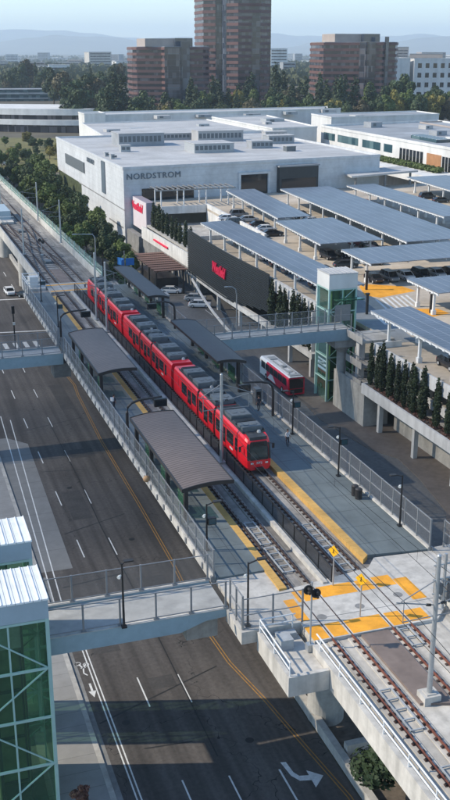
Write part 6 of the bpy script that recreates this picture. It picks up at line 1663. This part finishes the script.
LW = [(rz_.uniform(44, 118), rz_.uniform(448, 590)) for _ in range(22)]
for i, (x, y) in enumerate(((70, 540), (78, 545), (62, 500), (70, 500), (84, 530), (56, 470), (92, 540), (64, 470), (98, 530), (104, 545), (76, 520), (88, 505), (112, 540), (52, 500), (80, 575)) + tuple(LW)):
    plant_tree((['leaf_a', 'leaf_b', 'leaf_d'][i % 3], i % 2), x, y, terrain(x, y), terrain(x, y) + 5 + (i * 37 % 10) * .35, '%s small bushy tree on the lawn before the curved office' % ORD[i], 'small trees before the curved office', 1.1)
for i, (y, zt) in enumerate(((98.8, 11.7), (101.3, 13.0), (105.0, 12.5), (106.8, 12.5), (107.9, 13.0), (109.4, 12.0), (111.4, 12.2), (113.4, 12.5), (115.6, 12.7), (117.0, 12.7), (118.8, 12.4))):
    plant_tree(('cyp', i % 2), 60.35, y + .25 * math.sin(i * 2.7), 6.3, zt + .5 * math.sin(i * 4.1), '%s slim cypress from the right in the planter on the garage front' % ORD[i], 'cypresses in the garage planter', .85 + .3 * ((i * 7) % 5) / 5)
for i, (y, zt) in enumerate(((247.6, 13.6), (244.8, 13.0), (242.0, 13.9), (238.4, 13.0), (234.8, 12.8), (230.5, 12.7), (227.2, 12.7), (223.9, 12.3), (219.5, 13.2), (215.5, 12.6))):
    plant_tree(('cyp', i % 2), 64.0, y, 7.4, zt, '%s slim cypress from the left between the pink sign and the black wall' % ORD[i], 'cypresses left of the black wall', 1.2 + .35 * ((i * 7) % 5) / 5)
for i, (y, zt) in enumerate(((160.5, 12.4), (156.8, 12.0), (154.6, 11.9), (151.0, 12.5), (148.8, 12.3), (146.2, 12.1), (143.3, 12.0))):
    plant_tree(('cyp', i % 2), 62.0, y, 4.2, zt, '%s slim cypress from the left between the black wall and the lift tower' % ORD[i], 'cypresses by the lift tower', .95)
b = MB(); b.box(61.4, 62.5, 141.5, 162, 3.4, 4.3); tag(b.build('planter_trough', 'conc_light'), 'concrete trough for the cypresses between the black wall and lift tower', 'planter')
b = MB(); leaf_cloud(b, [(60.4, 75 + 2.2 * i, 6.35, 1.0, .35) for i in range(20)], 2600, .16, random.Random(3))
o = b.build('ground_cover', 'hedge'); tag(o, 'reddish ground cover filling the garage planter', 'ground cover', kind='stuff')
b = MB(); rnd = random.Random(9)
leaf_cloud(b, [(rnd.uniform(37, 59), rnd.uniform(216, 300), .8, rnd.uniform(1.2, 2.4), rnd.uniform(.6, 1.4)) for i in range(60)] + [(rnd.uniform(36, 60), rnd.uniform(300, 460), .7, rnd.uniform(1.2, 2.8), rnd.uniform(.6, 1.6)) for i in range(70)], 15000, .3, rnd)
o = b.build('shrub_cover', 'leaf_b'); tag(o, 'low shrubs covering the ground under the trees beside the viaduct', 'shrubs', kind='stuff')
b = MB(); leaf_cloud(b, [(172.5, 300 + i * 4, 12.3, 2.2, .9) for i in range(14)], 4200, .5, random.Random(6))
o = b.build('planter_hedge', 'leaf_a'); tag(o, 'green hedge along the foot of the white mall wing', 'hedge', kind='stuff')
b = MB(); b.box(164, 176, 292, 360, 9, 11.4); tag(b.build('planter_wall', 'whiteb'), 'white planter wall below the mall wing hedge', 'planter')
# trees and shrubs close by
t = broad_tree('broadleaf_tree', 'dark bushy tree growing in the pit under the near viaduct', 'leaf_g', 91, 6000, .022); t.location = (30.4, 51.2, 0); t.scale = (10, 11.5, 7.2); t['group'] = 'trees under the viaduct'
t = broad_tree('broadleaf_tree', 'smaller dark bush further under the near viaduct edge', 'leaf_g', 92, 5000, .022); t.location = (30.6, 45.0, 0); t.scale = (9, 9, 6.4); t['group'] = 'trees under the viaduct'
t = broad_tree('street_tree', 'small thin leaved tree on the footpath between fence and garage wall', 'leaf_a', 93, 260, .05); t.location = (42.5, 101, .1); t.scale = (5, 5, 7.5)
t = broad_tree('street_tree', 'reddish flowering shrub on the pavement at the bottom left', 'hedge', 94, 900, .06); t.location = (9.0, 57.6, .14); t.scale = (1.9, 1.9, 1.9)
b = MB()
rnd = random.Random(21)
for i in range(10000):
    a = R(18.45) + rnd.uniform(-.29, .29); d = 620 * (12 ** (rnd.random() ** 1.25)); x, y = math.sin(a) * d, math.cos(a) * d
    if d < 1060: continue
    s = 4.6 * (1 + d / 7000); z = terrain(x, y); h = s * rnd.uniform(.9, 1.9)
    for k in range(3):
        an = rnd.uniform(0, 6.28); px, py, pz = x + rnd.uniform(-s, s) * .6, y + rnd.uniform(-s, s) * .6, z + h * rnd.uniform(.35, .95)
        ca, sa = math.cos(an) * s * .7, math.sin(an) * s * .7
        b.quad((px - ca, py - sa, pz - s * .5), (px + ca * .6, py + sa * .6, pz - s * .6), (px + ca, py + sa, pz + s * .2), (px - ca * .4, py - sa * .4, pz + s * .55))
o = b.build('distant_woodland', 'woodland'); tag(o, 'dark tree cover spreading through the hazy far city', 'woodland', kind='stuff')

# ================================================================ air
hz = MB(); hz.box(-26000, 27000, -2500, 27500, -1.2, 620)
m = bpy.data.materials.new('haze'); m.use_nodes = True; tt = m.node_tree; tt.nodes.clear()
oo = tt.nodes.new('ShaderNodeOutputMaterial'); vv = tt.nodes.new('ShaderNodeVolumePrincipled')
vv.inputs['Color'].default_value = (0.74, 0.88, 1.0, 1); vv.inputs['Density'].default_value = 0.00009; vv.inputs['Anisotropy'].default_value = 0.1
tt.links.new(vv.outputs[0], oo.inputs['Volume'])
M['haze'] = m
o = hz.build('haze', 'haze'); o['kind'] = 'stuff'; o['label'] = 'pale blue haze in the air over the far city'

# broken cloud added out of view, sunward, to soften the light over the station
m = bpy.data.materials.new('shade_cloud'); m.use_nodes = True; tt = m.node_tree; tt.nodes.clear()
oo = tt.nodes.new('ShaderNodeOutputMaterial'); mx = tt.nodes.new('ShaderNodeMixShader'); tr_ = tt.nodes.new('ShaderNodeBsdfTransparent'); df = tt.nodes.new('ShaderNodeBsdfDiffuse')
df.inputs[0].default_value = (.85, .85, .87, 1); mx.inputs[0].default_value = 0.15
tt.links.new(tr_.outputs[0], mx.inputs[1]); tt.links.new(df.outputs[0], mx.inputs[2]); tt.links.new(mx.outputs[0], oo.inputs[0])
M['shade_cloud'] = m
CH = 760
def shade_cloud_at(x, y, z0=6): k = (CH - z0) / SUN_DIR.z; return Vector((x, y, z0)) + SUN_DIR * k
rnd = random.Random(2)
cb = MB()
for i, (x, y, r) in enumerate(((20, 95, 20), (38, 104, 26), (30, 128, 30), (48, 140, 30), (22, 152, 26), (42, 170, 28), (30, 190, 24), (56, 108, 20), (12, 120, 24), (50, 195, 20))):
    c_ = shade_cloud_at(x, y); n = 9; k = 14
    base = len(cb.v)
    for p in range(n + 1):
        th = math.pi * p / n
        for q in range(k):
            ph = 2 * math.pi * q / k; v = Vector((math.sin(th) * math.cos(ph), math.sin(th) * math.sin(ph), math.cos(th)))
            s = 1 + .25 * noise.noise(v * 1.7 + Vector((i * 3.1, 0, 0)))
            cb.v.append((c_.x + v.x * r * s, c_.y + v.y * r * s, c_.z + v.z * r * s * .35))
    for p in range(n):
        for q in range(k): cb.f.append((base + p * k + q, base + p * k + (q + 1) % k, base + (p + 1) * k + (q + 1) % k, base + (p + 1) * k + q)); cb.m.append(0)
o = cb.build('shade_cloud', 'shade_cloud', smooth=True); o['kind'] = 'structure'
b = MB(); b.tube([(9.4, 58.0, .14), (9.4, 58.0, 1.3)], .1, 10); tag(b.build('bollard', 'black'), 'dark bollard on the pavement at the bottom left', 'bollard')
